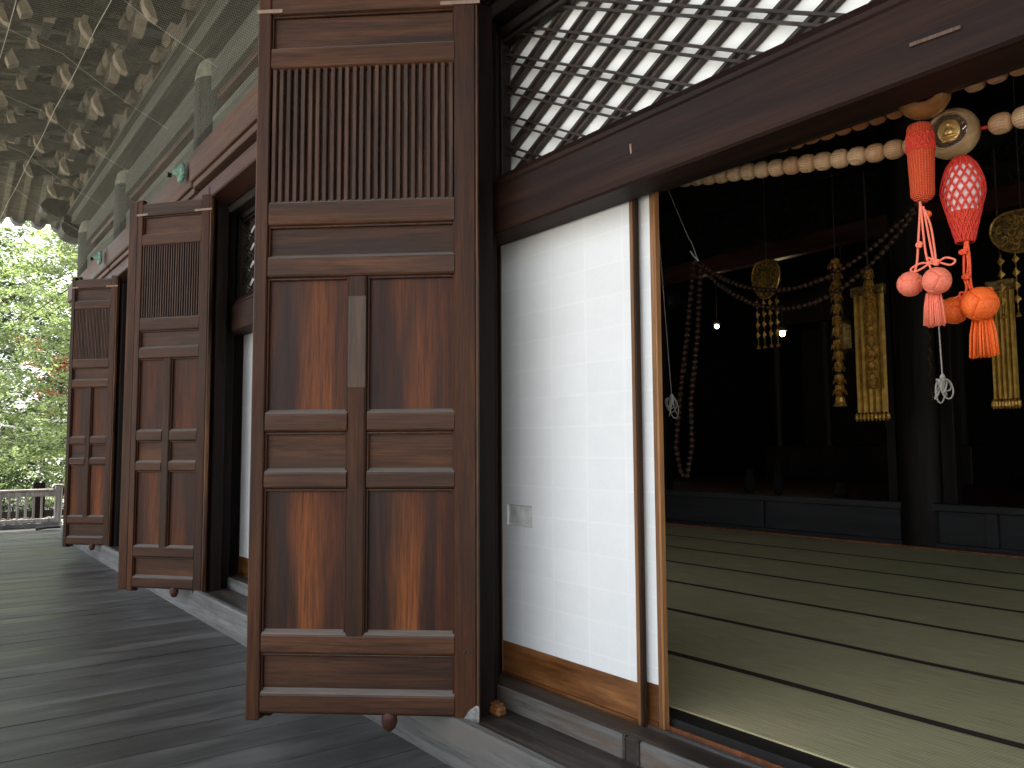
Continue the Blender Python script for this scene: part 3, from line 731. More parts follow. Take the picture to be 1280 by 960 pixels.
    if glow > .9:
        for dx in (.075, .05):
            b = MB(); b.lathe([(.008, .0), (.007, .006), (.003, .009)], 10, (dx-.012, .001, .53), axis='Y'); P('nail_head', b, 'iron', None, True)
        b = MB(); b.add([(.006, .0025, .20), (.055, .0025, .20), (.066, .0025, .222), (.040, .0025, .262), (.006, .0025, .285)], [[0, 1, 2, 3, 4]]); b.add([(-.008, .0025, .20), (.006, .0025, .20), (.006, .0025, .285), (-.008, .0025, .28)], [[0, 1, 2, 3]]); P('metal_patch', b, 'paint')
    return d
M['bare_dark'] = wood('patched_strip', (.065, .036, .023), (.10, .055, .035), (.14, .078, .050), 'Z', blotch=.5, rough=.55)
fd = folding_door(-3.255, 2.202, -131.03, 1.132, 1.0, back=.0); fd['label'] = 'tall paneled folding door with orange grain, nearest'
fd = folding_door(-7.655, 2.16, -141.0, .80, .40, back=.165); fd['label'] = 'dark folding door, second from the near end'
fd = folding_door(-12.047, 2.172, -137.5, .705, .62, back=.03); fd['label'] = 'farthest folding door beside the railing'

# ------------------------------------------------------------------ sliding screens
def screen(x0, x1, yf, hand=True, z1=2.66, side=True):
    d = bpy.data.objects.new('sliding_screen', None); COL.objects.link(d); d.parent = hall; d.location = wm(hall).inverted() @ Vector((x0, yf, .285))
    P = lambda n, mb, mt, o=None: bm_link(n, mb, mt, d, origin=o)
    z0 = .286; st = .034
    b = MB(); b.box(x1-st, yf, z0, x1-.0135, yf+.030, z1, .002); P('stile', b, 'shoji_wood')
    b = MB(); b.box(x1-.013, yf+.0015, z0, x1, yf+.029, z1, .001); P('stile_edge', b, 'edge_dark' if hand else 'shoji_wood')
    b = MB(); b.box(x0, yf+.001, z0, x0+.008, yf+.029, z1, .002); P('stile', b, 'shoji_wood')
    b = MB(); b.box(x0+.01, yf+.002, z0+.024, x1-st-.001, yf+.024, .468, .002); P('base_board', b, 'shoji_board')
    b = MB(); b.box(x0+.01, yf-.001, z0, x1-st-.001, yf+.028, z0+.022, .003); P('bottom_rail', b, 'shoji_board')
    hx0, hx1, hz0, hz1 = -3.560, -3.338, 1.085, 1.197
    b = MB(); xi, xj = x0+.009, x1-st-.001
    if hand:
        for q in ((xi, .469, hx0, z1-.01), (hx1, .469, xj, z1-.01), (hx0, .469, hx1, hz0), (hx0, hz1, hx1, z1-.01)):
            b.quad((q[0], yf+.003, q[1]), (q[2], yf+.003, q[1]), (q[2], yf+.003, q[3]), (q[0], yf+.003, q[3]))
    else: b.box(xi, yf+.003, .469, xj, yf+.006, z1-.01)
    P('paper', b, 'paper', (x0, yf, .47))
    if hand:
        b = MB(); c = ((hx0+hx1)/2, yf+.022, (hz0+hz1)/2)
        cs = [(hx0, yf+.0035, hz0), (hx1, yf+.0035, hz0), (hx1, yf+.0035, hz1), (hx0, yf+.0035, hz1)]
        ins = [(hx0+.004, yf+.016, hz0+.004), (hx1-.004, yf+.016, hz0+.004), (hx1-.004, yf+.016, hz1-.004), (hx0+.004, yf+.016, hz1-.004)]
        for i in range(4):
            j = (i+1) % 4; b.add([cs[i], cs[j], ins[j], ins[i]], [[0, 1, 2, 3]]); b.add([ins[i], ins[j], (c[0], yf+.008, c[2])], [[0, 1, 2]])
        o = P('hand_pull', b, 'paper_rec'); o['label'] = 'recessed paper covered hand pull'
    return d
M['paper_rec'] = plain('hand_pull_paper', (.80, .81, .78), .8, scale=20)
s1 = screen(-3.61, -2.562, 2.600); s1['label'] = 'white papered sliding screen with a recessed hand pull'
s2 = screen(-3.55, -2.478, 2.645, hand=False); s2['label'] = 'white sliding screen standing behind the front one'
screen(-7.98, -6.95, 2.600, hand=False)['label'] = 'white sliding screen seen past the near folding door'
screen(-12.3, -11.3, 2.600, hand=False)
screen(-5.3, -4.26, 2.600, hand=False); screen(-9.8, -8.76, 2.6, hand=False)

# ================================================================== small things outside
b = MB(); b.box(-3.335, 2.265, .197, -3.235, 2.325, .245, .014); b.box(-3.325, 2.27, .2455, -3.26, 2.315, .256, .005)
w_ = bm_link('wooden_block', b, 'shoji_board'); w_.location = (-.005, .045, .010); tag(w_, 'small chipped wooden block on the ledge beside the foot of the nearest folding door', 'wood block')

# bird net + its cables
net = thing('bird_net', 'fine pale bird netting stretched under the eaves brackets, with slack cables', 'net', (-8, 2.0, 4.4))
def npt(x, s):      # s = 0 at the beam, 1 at the eave
    yy = 2.03+(EY+.25-2.03)*s; zz = 4.40+(6.28-4.40)*(s**.62); return Vector((x, yy, zz))
mb = MB(); uv = []; nx, ns = 60, 14; L = 0
for i in range(nx+1):
    xx = -16.6+(3+16.6)*i/nx; L = 0; prev = None
    for j in range(ns+1):
        p = npt(xx, (j/ns)**1.5); p.z += .015*math.sin(xx*2.3+j)
        if prev is not None: L += (p-prev).length
        prev = p; mb.v.append(p); uv.append((xx, L))
for i in range(nx):
    for j in range(ns):
        mb.f.append([i*(ns+1)+j, (i+1)*(ns+1)+j, (i+1)*(ns+1)+j+1, i*(ns+1)+j+1]); mb.t.append(.5); mb.m.append(0)
mb.uv = uv; bm_link('netting', mb, 'net', net)
def cable(pts, r=.003):
    b = MB(); P_ = [Vector(p) for p in pts]; q = []
    for i in range(len(P_)-1):
        for k in range(6):
            t = k/6; p = P_[i].lerp(P_[i+1], t); p.z -= .03*math.sin(math.pi*t); q.append(p)
    q.append(P_[-1]); b.tube(q, r, 5); return bm_link('cable', b, 'wire', net)
ss = lambda a, b_, c, d, n=5: [npt(a+(c-a)*i/n, b_+(d-b_)*i/n)-Vector((0, 0, .01)) for i in range(n+1)]
cable(ss(-16.3, .30, -5.5, .24)); cable(ss(-16.4, .46, -6.0, .40))
for xx in (-14.6, -13.0, -11.4, -9.8, -8.2, -6.6, -5.0): cable(ss(xx, .04, xx-.9, .8, 3), .0013)

# railing round the far verandah
rg = thing('verandah_railing', 'bleached wooden railing with close upright bars at the far end of the verandah', 'railing', (-18.3, 0, 0))
b = MB(); b.box(-18.42, -1.7, .695, -18.28, 2.32, .745, .012); b.box(-18.39, -1.7, .60, -18.31, 2.32, .693, .006); bm_link('top_rail', b, 'rail_wood', rg)
b = MB(); b.box(-18.40, -1.7, .095, -18.30, 2.32, .17, .008); bm_link('bottom_rail', b, 'rail_wood', rg)
b = MB(); b.box(-18.5, -1.7, .0, -18.25, 2.40, .093, .01); bm_link('base_board', b, 'beam_grey', rg)
yy = -1.55
while yy < 2.2:
    b = MB(); b.box(-18.37, yy-.019, .171, -18.33, yy+.019, .60, .003); bm_link('baluster', b, 'rail_wood', rg); yy += .135
for yy in (2.38, -1.72):
    b = MB(); b.box(-18.42, yy-.06, .0, -18.28, yy+.06, .80, .01); b.box(-18.44, yy-.075, .80, -18.26, yy+.075, .83, .01); bm_link('post', b, 'rail_wood', rg)
b = MB(); b.tube([(-17.6, 1.93, .03), (-17.55, 2.1, .055), (-17.5, 2.3, .06), (-17.5, 2.42, .02)], .028, 8)
tag(bm_link('floor_bolt', b, 'black'), 'short black iron bar lying on the boards in front of the far railing', 'iron bar')
# second railing out in the garden, dark
rg = thing('garden_fence', 'dark garden fence of posts and two rails seen through the verandah railing', 'fence', (-22, 2, -.9))
b = MB(); b.box(-22.05, -6, .45, -21.98, 9, .60, .01); b.box(-22.05, -6, -.05, -21.98, 9, .10, .01); bm_link('fence_rail', b, 'dark_x', rg)
for yy in (-5, -3, -1, .55, 2.45, 4.4, 6.4):
    b = MB(); b.box(-22.12, yy-.12, -.9, -21.9, yy+.12, .75, .01); bm_link('fence_post', b, 'dark_z', rg)

# ================================================================== vegetation
def leafquads(mb, c, n, rx, rz, size, droop=0, tilt=.5):
    for _ in range(n):
        a = random.uniform(0, 2*math.pi); r = math.sqrt(random.random())
        p = Vector((c[0]+rx*r*math.cos(a), c[1]+rx*r*math.sin(a), c[2]+random.gauss(0, rz)-droop*r*r))
        nrm = Vector((random.gauss(0, tilt), random.gauss(0, tilt), 1)).normalized()
        u = nrm.orthogonal().normalized(); q = Quaternion(nrm, random.uniform(0, 6.28)); u = q @ u; v = nrm.cross(u)
        s = size*random.uniform(.6, 1.3)
        mb.add([p-u*s, p+v*s*.45, p+u*s, p-v*s*.45], [[0, 1, 2, 3]], min(1, max(0, random.gauss(.5, .25))))
def tree(name, label, x, y, h, crown_r, n, leafm, size=.07, base=-.9, low=.2, rz=.05, group=None, per=60, spray=.55):
    t = thing(name, label, 'tree', (x, y, base), group=group)
    tr = MB(); top = Vector((x+random.uniform(-.3, .3), y+random.uniform(-.3, .3), base+h*.85))
    mid = Vector((x+random.uniform(-.25, .25), y+random.uniform(-.25, .25), base+h*.4))
    tr.tube([(x, y, base-.1), (x, y, base+.3), mid, top], [h*.03, h*.022, h*.016, h*.004], 9)
    cr = MB(); mids = []
    for i in range(n):
        zf = random.uniform(low, 1.0); R_ = crown_r*math.sin(math.pi*min(.98, .18+zf*.8))**.6
        a = random.uniform(0, 2*math.pi); rr = R_*math.sqrt(random.uniform(.05, 1))
        c = Vector((x+rr*math.cos(a), y+rr*math.sin(a), base+h*zf)); mids.append(c)
        leafquads(cr, c, per, spray*random.uniform(.5, 1.2), rz, size, droop=.15)
    for c in random.sample(mids, min(60, n)):
        s = mid.lerp(top, random.uniform(-.2, 1)) if c.z > mid.z else mid.lerp(Vector((x, y, base+.5)), random.uniform(0, .5))
        k = s.lerp(c, .5)+Vector((0, 0, .25)); tr.tube([s, k, c], [.045, .025, .007], 5)
    bm_link('trunk', tr, 'bark', t, smooth=50); bm_link('crown', cr, leafm, t, smooth='leaf')
    return t
random.seed(21)
tree('maple_tree', 'bright yellow green maple spreading behind the railing, closest to the verandah', -25.5, 5.4, 10.5, 4.4, 900, 'leaf_maple', .072, low=.10, per=55, spray=.42)
tree('maple_tree', 'taller pale green maple behind, against the white sky beyond the eaves', -30.5, .3, 14, 4.6, 820, 'leaf_maple', .085, low=.06, per=55, spray=.5)
tree('cedar_tree', 'dark bluish conifer standing far behind the maples', -40, 8.5, 17, 4.6, 420, 'leaf_dark', .14, low=.1, rz=.15)
tree('broadleaf_tree', 'dense mid green tree far off to the left of the conifer', -44, .5, 13, 6.5, 520, 'leaf_hedge', .17, low=.05, rz=.25, spray=1.1)
# clipped hedge
hd = MB()
for i in range(420):
    leafquads(hd, (random.uniform(-28.2, -27.2), random.uniform(-6, 9), random.uniform(-.8, 1.0)), 40, .3, .12, .06, tilt=1.0)
tag(bm_link('hedge', hd, 'leaf_hedge', smooth='leaf'), 'low dark green hedge beyond the garden fence', 'hedge')
bl = thing('blossom_shrub', 'shrub with crimson blossom clusters glimpsed between the maples', 'shrub', (-29, 8.7, -.9))
tr = MB(); fl = MB(); lv = MB(); tr.tube([(-29, 8.7, -.9), (-29, 3.8, 1.5), (-29.1, 3.7, 4.6)], [.07, .05, .02], 7)
for i in range(46):
    c = Vector((-28.9+random.gauss(0, .5), 3.75+random.gauss(0, .5), random.uniform(2.6, 5.2)))
    tr.tube([(-29.05, 3.75, c.z-.7), c], [.015, .006], 4)
    leafquads(fl if i % 2 else lv, c, 40, .24, .08, .06, tilt=1)
bm_link('trunk', tr, 'bark', bl); bm_link('blossom', fl, 'leaf_red', bl, smooth='leaf'); bm_link('foliage', lv, 'leaf_hedge', bl, smooth='leaf')
# ================================================================== INTERIOR
fl = MB(); fl.box(XL+.1, 2.795, .15, XR, 17.3, .30, 0, .5); struct('interior_floor', fl, 'interior')
ZT = .337
ys = [2.80]+[3.504+.92*k for k in range(6)]+[9.22]
ords = ['nearest the doorway sill', 'second from the doorway sill', 'third from the doorway sill', 'in the middle of the room', 'third from the altar platform', 'second from the altar platform', 'against the altar platform']
for i in range(7):
    y0, y1 = ys[i], ys[i+1]
    t = thing('tatami_mat', 'long green rush mat strip with a dark border, '+ords[i], 'tatami mat', (-4, (y0+y1)/2, ZT-.035), group='rush mats covering the hall floor')
    b = MB(); b.box(-12, y0+.001, .301, 8.7, y1-.001, ZT-.001, .003); bm_link('rush_surface', b, 'tatami', t, origin=(-4, y0, ZT))
    b = MB(); n = 70
    for k in range(n):
        xa, xb = -12+20.7*k/n, -12+20.7*(k+1)/n
        f = lambda X: .007*math.sin(X*1.7+i*2)+.004*math.sin(X*4.1+i)
        hw = .036
        if i < 6: b.quad((xa, y1-hw+f(xa), ZT+.002), (xb, y1-hw+f(xb), ZT+.002), (xb, y1-.0015+f(xb)+hw*.75, ZT+.002), (xa, y1-.0015+f(xa)+hw*.75, ZT+.002))
    if i < 6: bm_link('cloth_border', b, 'heri', t)
b = MB(); b.box(-12, 9.225, .301, 8.7, 9.30, ZT+.02, .004); tag(bm_link('platform_skirting', b, 'red_cedar'), 'thin reddish wooden strip where the mats meet the altar platform', 'skirting')
# altar platform
pf = thing('altar_platform', 'low dark panelled platform with a reddish floor at the back of the room', 'platform', (-5, 9.4, .3))
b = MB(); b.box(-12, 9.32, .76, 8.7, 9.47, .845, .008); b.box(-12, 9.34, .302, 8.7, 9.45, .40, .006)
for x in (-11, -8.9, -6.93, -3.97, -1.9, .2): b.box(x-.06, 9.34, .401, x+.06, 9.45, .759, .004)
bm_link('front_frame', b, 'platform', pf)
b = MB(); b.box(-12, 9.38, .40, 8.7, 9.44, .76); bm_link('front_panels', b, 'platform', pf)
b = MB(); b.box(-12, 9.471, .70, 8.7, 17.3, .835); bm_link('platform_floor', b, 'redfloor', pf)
def ipost(x, y, r, label):
    t = thing('interior_pillar', label, 'pillar', (x, y, .3))
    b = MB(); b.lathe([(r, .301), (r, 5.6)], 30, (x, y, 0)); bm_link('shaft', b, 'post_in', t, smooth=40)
    b = MB(); b.box(x-r-.12, y-.08, .302, x-r-.005, y+.06, 5.5, .006); bm_link('side_frame', b, 'post_in', t)
    b = MB(); b.box(x+r+.005, y-.08, .302, x+r+.16, y+.06, 5.5, .006); bm_link('side_frame', b, 'post_in', t)
ipost(-4.76, 9.50, .255, 'thick round dark pillar standing before the altar platform on the right')
ipost(-9.1, 9.50, .255, 'round dark pillar behind the hanging rosary, almost lost in the dark')
# dark carved transom inside
ct = thing('carved_transom', 'dark carved openwork transom high above the altar platform', 'transom', (-5, 9.4, 4.3))
b = MB(); b.box(-12, 9.35, 4.05, 8.7, 9.50, 4.30, .01); bm_link('lower_beam', b, 'redfloor', ct)
b = MB(); b.box(-12, 9.36, 4.95, 8.7, 9.5, 5.15, .01); bm_link('upper_beam', b, 'post_in', ct)
b = MB(); random.seed(4)
for i in range(420):
    x = random.uniform(-9.5, 0); z = random.uniform(4.34, 4.92); a0 = random.uniform(0, 6.28); rr = random.uniform(.03, .10)
    b.tube([(x+rr*(1-k/9)*math.cos(a0+k*.6), 9.40+random.uniform(-.02, .02), z+rr*(1-k/9)*math.sin(a0+k*.6)) for k in range(8)], .012, 4)
bm_link('openwork', b, 'post_in', ct)
b = MB(); b.box(-12, 9.46, 4.29, 8.7, 9.49, 4.96); bm_link('backing', b, 'interior', ct)

# ------------------------------------------------------------------ gilt ornaments
random.seed(5)
def pendant(x, y, ztop, label, w=.40, h=.52, bells=4):
    t = thing('hanging_pendant', label, 'altar ornament', (x, y, ztop), group='gilt ornaments before the altar')
    b = MB(); n = 28; out = []
    for k in range(n):
        a = 2*math.pi*k/n; r = 1-.18*max(0, math.cos(a-math.pi/2))**6
        out.append((x+w/2*r*math.cos(a)*(1+.10*math.sin(a)), ztop-h/2+h/2*r*math.sin(a)))
    b.prism(out, y-.012, y+.012, 'Y'); bm_link('plaque', b, 'darkgold', t)
    b = MB()
    for i in range(26):
        px = x+random.uniform(-.34, .34)*w; pz = ztop-h/2+random.uniform(-.36, .36)*h; a0 = random.uniform(0, 6.3)
        b.tube([(px+.05*(1-k/9)*math.cos(a0+k*.6), y-.02, pz+.05*(1-k/9)*math.sin(a0+k*.6)) for k in range(7)], .007, 4)
    b.tube([(px_, y-.016, pz_) for px_, pz_ in out], .012, 5, closed=True); bm_link('openwork', b, 'gold', t)
    for k in range(bells):
        c = MB(); px = x+w*(-.36+.72*k/(bells-1))
        for q in range(4):
            zz = ztop-h-.06-q*.13
            c.add([(px, y-.02, zz+.045), (px+.035, y, zz), (px, y-.02, zz-.045), (px-.035, y, zz), (px, y+.02, zz)], [[0, 1, 2, 3], [0, 4, 1], [1, 4, 2], [2, 4, 3], [3, 4, 0]])
        c.tube([(px, y, ztop-h+.02), (px, y, ztop-h-.62)], .004, 4); c.lathe([(.004, .03), (.022, .0), (.026, -.02)], 8, (px, y, ztop-h-.60)); bm_link('bead_chain', c, 'gold', t)
    c = MB(); c.tube([(x, y, ztop-.05), (x, y, ztop+1.4)], .006, 4); bm_link('hanging_wire', c, 'iron', t)
pendant(-6.10, 8.5, 3.86, 'round gilt openwork pendant with four bead chains, left of the gilt chains')
pendant(-3.20, 8.5, 3.80, 'round gilt openwork pendant cut by the right edge of the photo', w=.55, h=.45)
def garland(x, y, z1, z0, label):
    t = thing('hanging_garland', label, 'altar ornament', (x, y, z1), group='gilt ornaments before the altar')
    z = z1; i = 0
    while z > z0+.12:
        b = MB(); s = random.uniform(.055, .078)
        for k in range(9):
            a = 2*math.pi*k/9+i
            b.add([(x, y, z), (x+s*math.cos(a-.3), y+s*math.sin(a-.3), z-.06), (x+s*1.2*math.cos(a), y+s*1.2*math.sin(a), z-.12), (x+s*math.cos(a+.3), y+s*math.sin(a+.3), z-.06)], [[0, 1, 2, 3]])
        b.lathe([(.01, .02), (.05, -.01), (.055, -.05), (.02, -.11)], 9, (x, y, z)); bm_link('flower', b, 'gold', t); z -= random.uniform(.12, .145); i += 1
    b = MB(); b.lathe([(.01, .09), (.05, .05), (.055, .0), (.075, -.05)], 12, (x, y, z0+.02)); bm_link('bell', b, 'gold', t)
    b = MB(); b.tube([(x, y, z0), (x, y, z1+1.0)], .007, 4); bm_link('hanging_wire', b, 'iron', t)
garland(-5.16, 8.5, 3.66, 1.98, 'long gilt garland of metal flowers hanging left of the gilt banner')
garland(-4.72, 8.42, 3.45, 2.15, 'gilt garland of metal flowers hanging in front of the gilt banner')
def banner(x, y, z1, z0, w, label):
    t = thing('gilt_banner', label, 'altar ornament', (x, y, z1), group='gilt ornaments before the altar')
    for k in range(5):
        a = MB(); xx = x-w/2+w*(k+.5)/5; a.prism([(xx-w/11, y), (xx-w/22, y-.035), (xx+w/22, y-.035), (xx+w/11, y)], z0+.05, z1-.14, 'Z'); bm_link('strip', a, 'gold_soft', t)
    b = MB(); b.box(x-w/2-.015, y-.05, z1-.14, x+w/2+.015, y+.03, z1-.03, .01); bm_link('canopy', b, 'darkgold', t)
    b = MB()
    for k in range(9): b.lathe([(.005, .05), (.022, .02), (.024, -.02), (.005, -.05)], 8, (x-w/2+w*k/8, y-.02, z0+.0))
    bm_link('bead_fringe', b, 'gold', t)
    b = MB(); b.tube([(x, y, z1), (x, y, z1+1.3)], .008, 4); bm_link('hanging_wire', b, 'iron', t)
banner(-4.80, 8.55, 3.32, 1.82, .36, 'tall gilt banner of vertical strips hanging left of the round pillar')
banner(-3.43, 8.55, 3.15, 1.90, .23, 'shorter gilt banner hanging behind the orange tassels')
b = MB()
for k in range(60):
    z = 3.6-k*.027; b.lathe([(.004, .012), (.014, 0), (.004, -.012)], 6, (-4.42+.012*math.sin(k), 9.1, z))
tag(bm_link('dark_garland', b, 'darkgold'), 'thin dark bead garland hanging in front of the round pillar', 'altar ornament')

# rosary swags deep inside
def rosary(pts, r, label, cat='rosary', mat='bead_dark', every=1):
    t = thing('rosary', label, cat, pts[0]); P_ = [Vector(p) for p in pts]
    seg = []; 
    for i in range(len(P_)-1):
        seg.append((P_[i], P_[i+1]))
    b = MB(); carry = 0; cnt = 0; proto = None
    for a, c in seg:
        L = (c-a).length; d = carry
        while d < L:
            p = a.lerp(c, d/L)
            if proto is None:
                q = MB(); q.lathe([(r*.3, -r*.95), (r*.8, -r*.6), (r, 0), (r*.8, r*.6), (r*.3, r*.95)], 10)
                proto = bm_link('bead', q, mat, t, world=False, smooth=True); proto.location = p-t.location
            else:
                cc = proto.copy(); COL.objects.link(cc); cc.parent = t; cc.location = p-t.location
            cnt += 1; d += r*2.15
        carry = d-L
    b.tube(P_, r*.25, 5); bm_link('cord', b, 'iron', t)
    return t
def curve(p0, p1, sag, n=14): 
    p0 = Vector(p0); p1 = Vector(p1); return [p0.lerp(p1, i/n)-Vector((0, 0, sag*4*(i/n)*(1-i/n))) for i in range(n+1)]
rosary(curve((-6.80, 8.0, 3.88), (-3.9, 8.0, 3.95), .62), .032, 'upper dark rosary swag hanging across the room in front of the altar')
rosary(curve((-6.80, 8.02, 3.86), (-3.9, 8.02, 3.93), .82), .032, 'lower dark rosary swag hanging just below the other one')
rosary([(-6.83, 8.0, 3.86), (-6.98, 8.0, 2.9), (-7.12, 8.0, 2.1), (-7.2, 8.0, 1.5), (-7.12, 8.0, 1.15), (-7.02, 8.0, 1.12), (-6.93, 8.0, 1.5), (-6.93, 8.0, 2.1), (-6.80, 8.0, 2.9), (-6.72, 8.0, 3.84)], .036, 'dark rosary loop hanging straight down just inside the sliding screens')

# lamps
def lamp(x, y, z, r, label, e):
    t = thing('altar_lamp', label, 'lamp', (x, y, z)); q = MB(); q.lathe([(.1*r, -r), (.7*r, -.7*r), (r, 0), (.7*r, .7*r), (.1*r, r)], 14, (x, y, z)); bm_link('bulb', q, M[e], t, smooth=True)
    q = MB(); q.lathe([(r*1.6, 0), (r*1.3, r*1.2), (r*.4, r*1.8)], 14, (x, y, z+r*.9)); q.tube([(x, y, z+r*2), (x, y, 5.5)], .008, 5); bm_link('shade', q, 'iron', t)
    l = bpy.data.lights.new('lamp_light', 'POINT'); l.energy = .3; l.color = (1, .7, .4); l.shadow_soft_size = .05; lo = bpy.data.objects.new('lamp_light', l); COL.objects.link(lo); lo.parent = t; lo.location = (0, -.15, -.05)
M['glow'] = plain('lamp_glass', (1, .8, .5), .4, emit=((1, .72, .38), 14)); M['glow2'] = plain('lamp_glass_warm', (1, .8, .5), .4, emit=((1, .78, .5), 9))
lamp(-8.32, 12, 3.44, .05, 'brighter small warm lamp glowing in the dark sanctuary', 'glow')
lamp(-9.73, 12, 3.74, .04, 'fainter small warm lamp, further left in the dark sanctuary', 'glow2')
# altar fittings lost in the dark
for i, (x, y, w, h, lb) in enumerate(((-7.35, 9.7, .10, .34, 'small dark vase at the left end of the altar platform edge'), (-6.9, 9.75, .08, .45, 'slim dark bottle shaped vase second along the altar platform edge'), (-6.0, 9.8, .12, .18, 'squat dark bowl on the altar platform edge'))):
    b = MB(); b.lathe([(w*.5, 0), (w*.8, h*.1), (w, h*.4), (w*.55, h*.75), (w*.4, h*.85), (w*.6, h)], 16, (x, y, .836)); tag(bm_link('altar_vase', b, 'interior', smooth=True), lb, 'vase', 'vases on the altar platform')
for i, (x, lb) in enumerate(((-5.32, 'left pale rectangular lampshade low in the dark beside the pillar'), (-5.03, 'right pale rectangular lampshade low in the dark beside the pillar'))):
    b = MB(); b.box(x-.09, 9.9, 1.70, x+.09, 9.98, 1.82, .02); b.box(x-.02, 9.92, .836, x+.02, 9.95, 1.699); tag(bm_link('floor_lantern', b, 'lantern'), lb, 'lantern', 'small lanterns by the pillar')

random.seed(31)
ab = thing('altar_cabinet', 'dark altar cabinet with posts and a gabled top, deep in the sanctuary behind the lamps', 'cabinet', (-8.2, 14.5, .836))
b = MB(); b.box(-10.2, 14.0, .837, -6.2, 15.4, 1.5, .02); bm_link('plinth', b, 'post_in', ab)
for xx in (-10.0, -8.9, -7.5, -6.4): b = MB(); b.lathe([(.09, 1.501), (.09, 3.9)], 14, (xx, 14.2, 0)); bm_link('post', b, 'post_in', ab)
b = MB(); b.prism([(-10.7, 3.9), (-5.7, 3.9), (-6.6, 4.35), (-8.2, 4.7), (-9.8, 4.35)], 13.9, 15.4, 'Y'); bm_link('gabled_top', b, 'post_in', ab)
b = MB(); b.box(-9.8, 14.8, 1.51, -6.6, 14.9, 3.89); bm_link('back_panel', b, 'interior', ab)
for (x, lb) in ((-6.35, 'left one of two tarnished hanging lanterns deep behind the pendant'), (-5.75, 'right one of two tarnished hanging lanterns deep behind the pendant')):
    t = thing('hanging_lantern', lb, 'lantern', (x, 10.6, 3.0)); b = MB(); b.lathe([(.02, .35), (.16, .25), (.12, .22), (.12, -.12), (.15, -.16), (.03, -.22)], 6, (x, 10.6, 3.0)); bm_link('lantern_body', b, 'darkgold', t)
    b = MB(); b.tube([(x, 10.6, 3.3), (x, 10.6, 5.5)], .008, 5); bm_link('hanging_wire', b, 'iron', t)
# ------------------------------------------------------------------ cords inside the doorway
def px(u, v, y):            # where the sight line of a photo point meets a hanging plane
    d = Fw*1008.66+R2*(u-640)+U2*(480-v); return CAM+d*(y/d.y)

b = MB(); b.tube([px(830, 224, 2.95), px(848, 268, 2.95), px(861, 298, 2.95), px(864, 302, 2.95), px(872, 324, 2.95)], .0016, 5); b.tube([px(863, 314, 2.95), px(867, 320, 2.95), px(873, 326, 2.95)], .0032, 5)
tag(bm_link('pull_cord', b, 'string'), 'thin slanting cord at the top of the doorway beside the sliding screen', 'cord')
def hank(name, p, top, label, s, r):
    t = thing(name, label, 'cord', p); b = MB(); b.tube([top, Vector(p)+Vector((0, 0, .5*s))], r*.8, 5); bm_link('line', b, 'string', t)
    b = MB()
    for k in range(7):
        a = random.uniform(-.30, .45); w = s*random.uniform(.05, .12); h = s*random.uniform(.45, 1.0); ox = random.uniform(-.14, .14)*s; sd = random.choice((-1, 1))
        pts = []
        for i in range(18):
            th = 2*math.pi*i/18; lx = w*math.sin(th); lz = -h/2+h/2*math.cos(th)
            pts.append(Vector(p)+Vector((ox+lx*math.cos(a)-lz*math.sin(a)*.7+ (w*sd*.5), .02*math.sin(k*2+th), lz*math.cos(a)+lx*math.sin(a)+.5*s)))
        b.tube(pts, r, 6, closed=True)
    b.lathe([(.003, -.03*s/.2), (.09*s, -.02), (.10*s, .02), (.003, .03)], 10, (p[0], p[1], p[2]+.38*s)); bm_link('coil', b, 'string', t)
random.seed(11)
hank('cord_hank', px(840, 510, 2.9), px(824, 300, 2.9), 'thin pale cord ending in a small loop beside the sliding screen edge', .10, .0018)

# ================================================================== GIANT ROSARIES
def curved(pts, n=10):
    """Catmull-Rom through points"""
    P_ = [Vector(p) for p in pts]; P_ = [P_[0]*2-P_[1]]+P_+[P_[-1]*2-P_[-2]]; out = []
    for i in range(1, len(P_)-2):
        for k in range(n):
            t = k/n; a, b_, c, d = P_[i-1], P_[i], P_[i+1], P_[i+2]
            out.append(.5*((2*b_)+(c-a)*t+(2*a-5*b_+4*c-d)*t*t+(3*b_-a-3*c+d)*t**3))
    out.append(P_[-2]); return out
def arc_points(path, step, start=0.0):
    res = []; d = start; acc = 0
    for i in range(len(path)-1):
        a, c = path[i], path[i+1]; L = (c-a).length
        while d <= acc+L: res.append((a.lerp(c, (d-acc)/L), (c-a).normalized())); d += step
        acc += L
    return res
def bead_mesh(r, l):
    q = MB(); pr = []
    for i in range(11):
        t = -1+2*i/10; pr.append((max(.008, r*(1-abs(t)**3.2*.52)), l/2*t))
    q.lathe([(.010, -l/2)]+pr+[(.010, l/2)], 22, axis='X'); return q
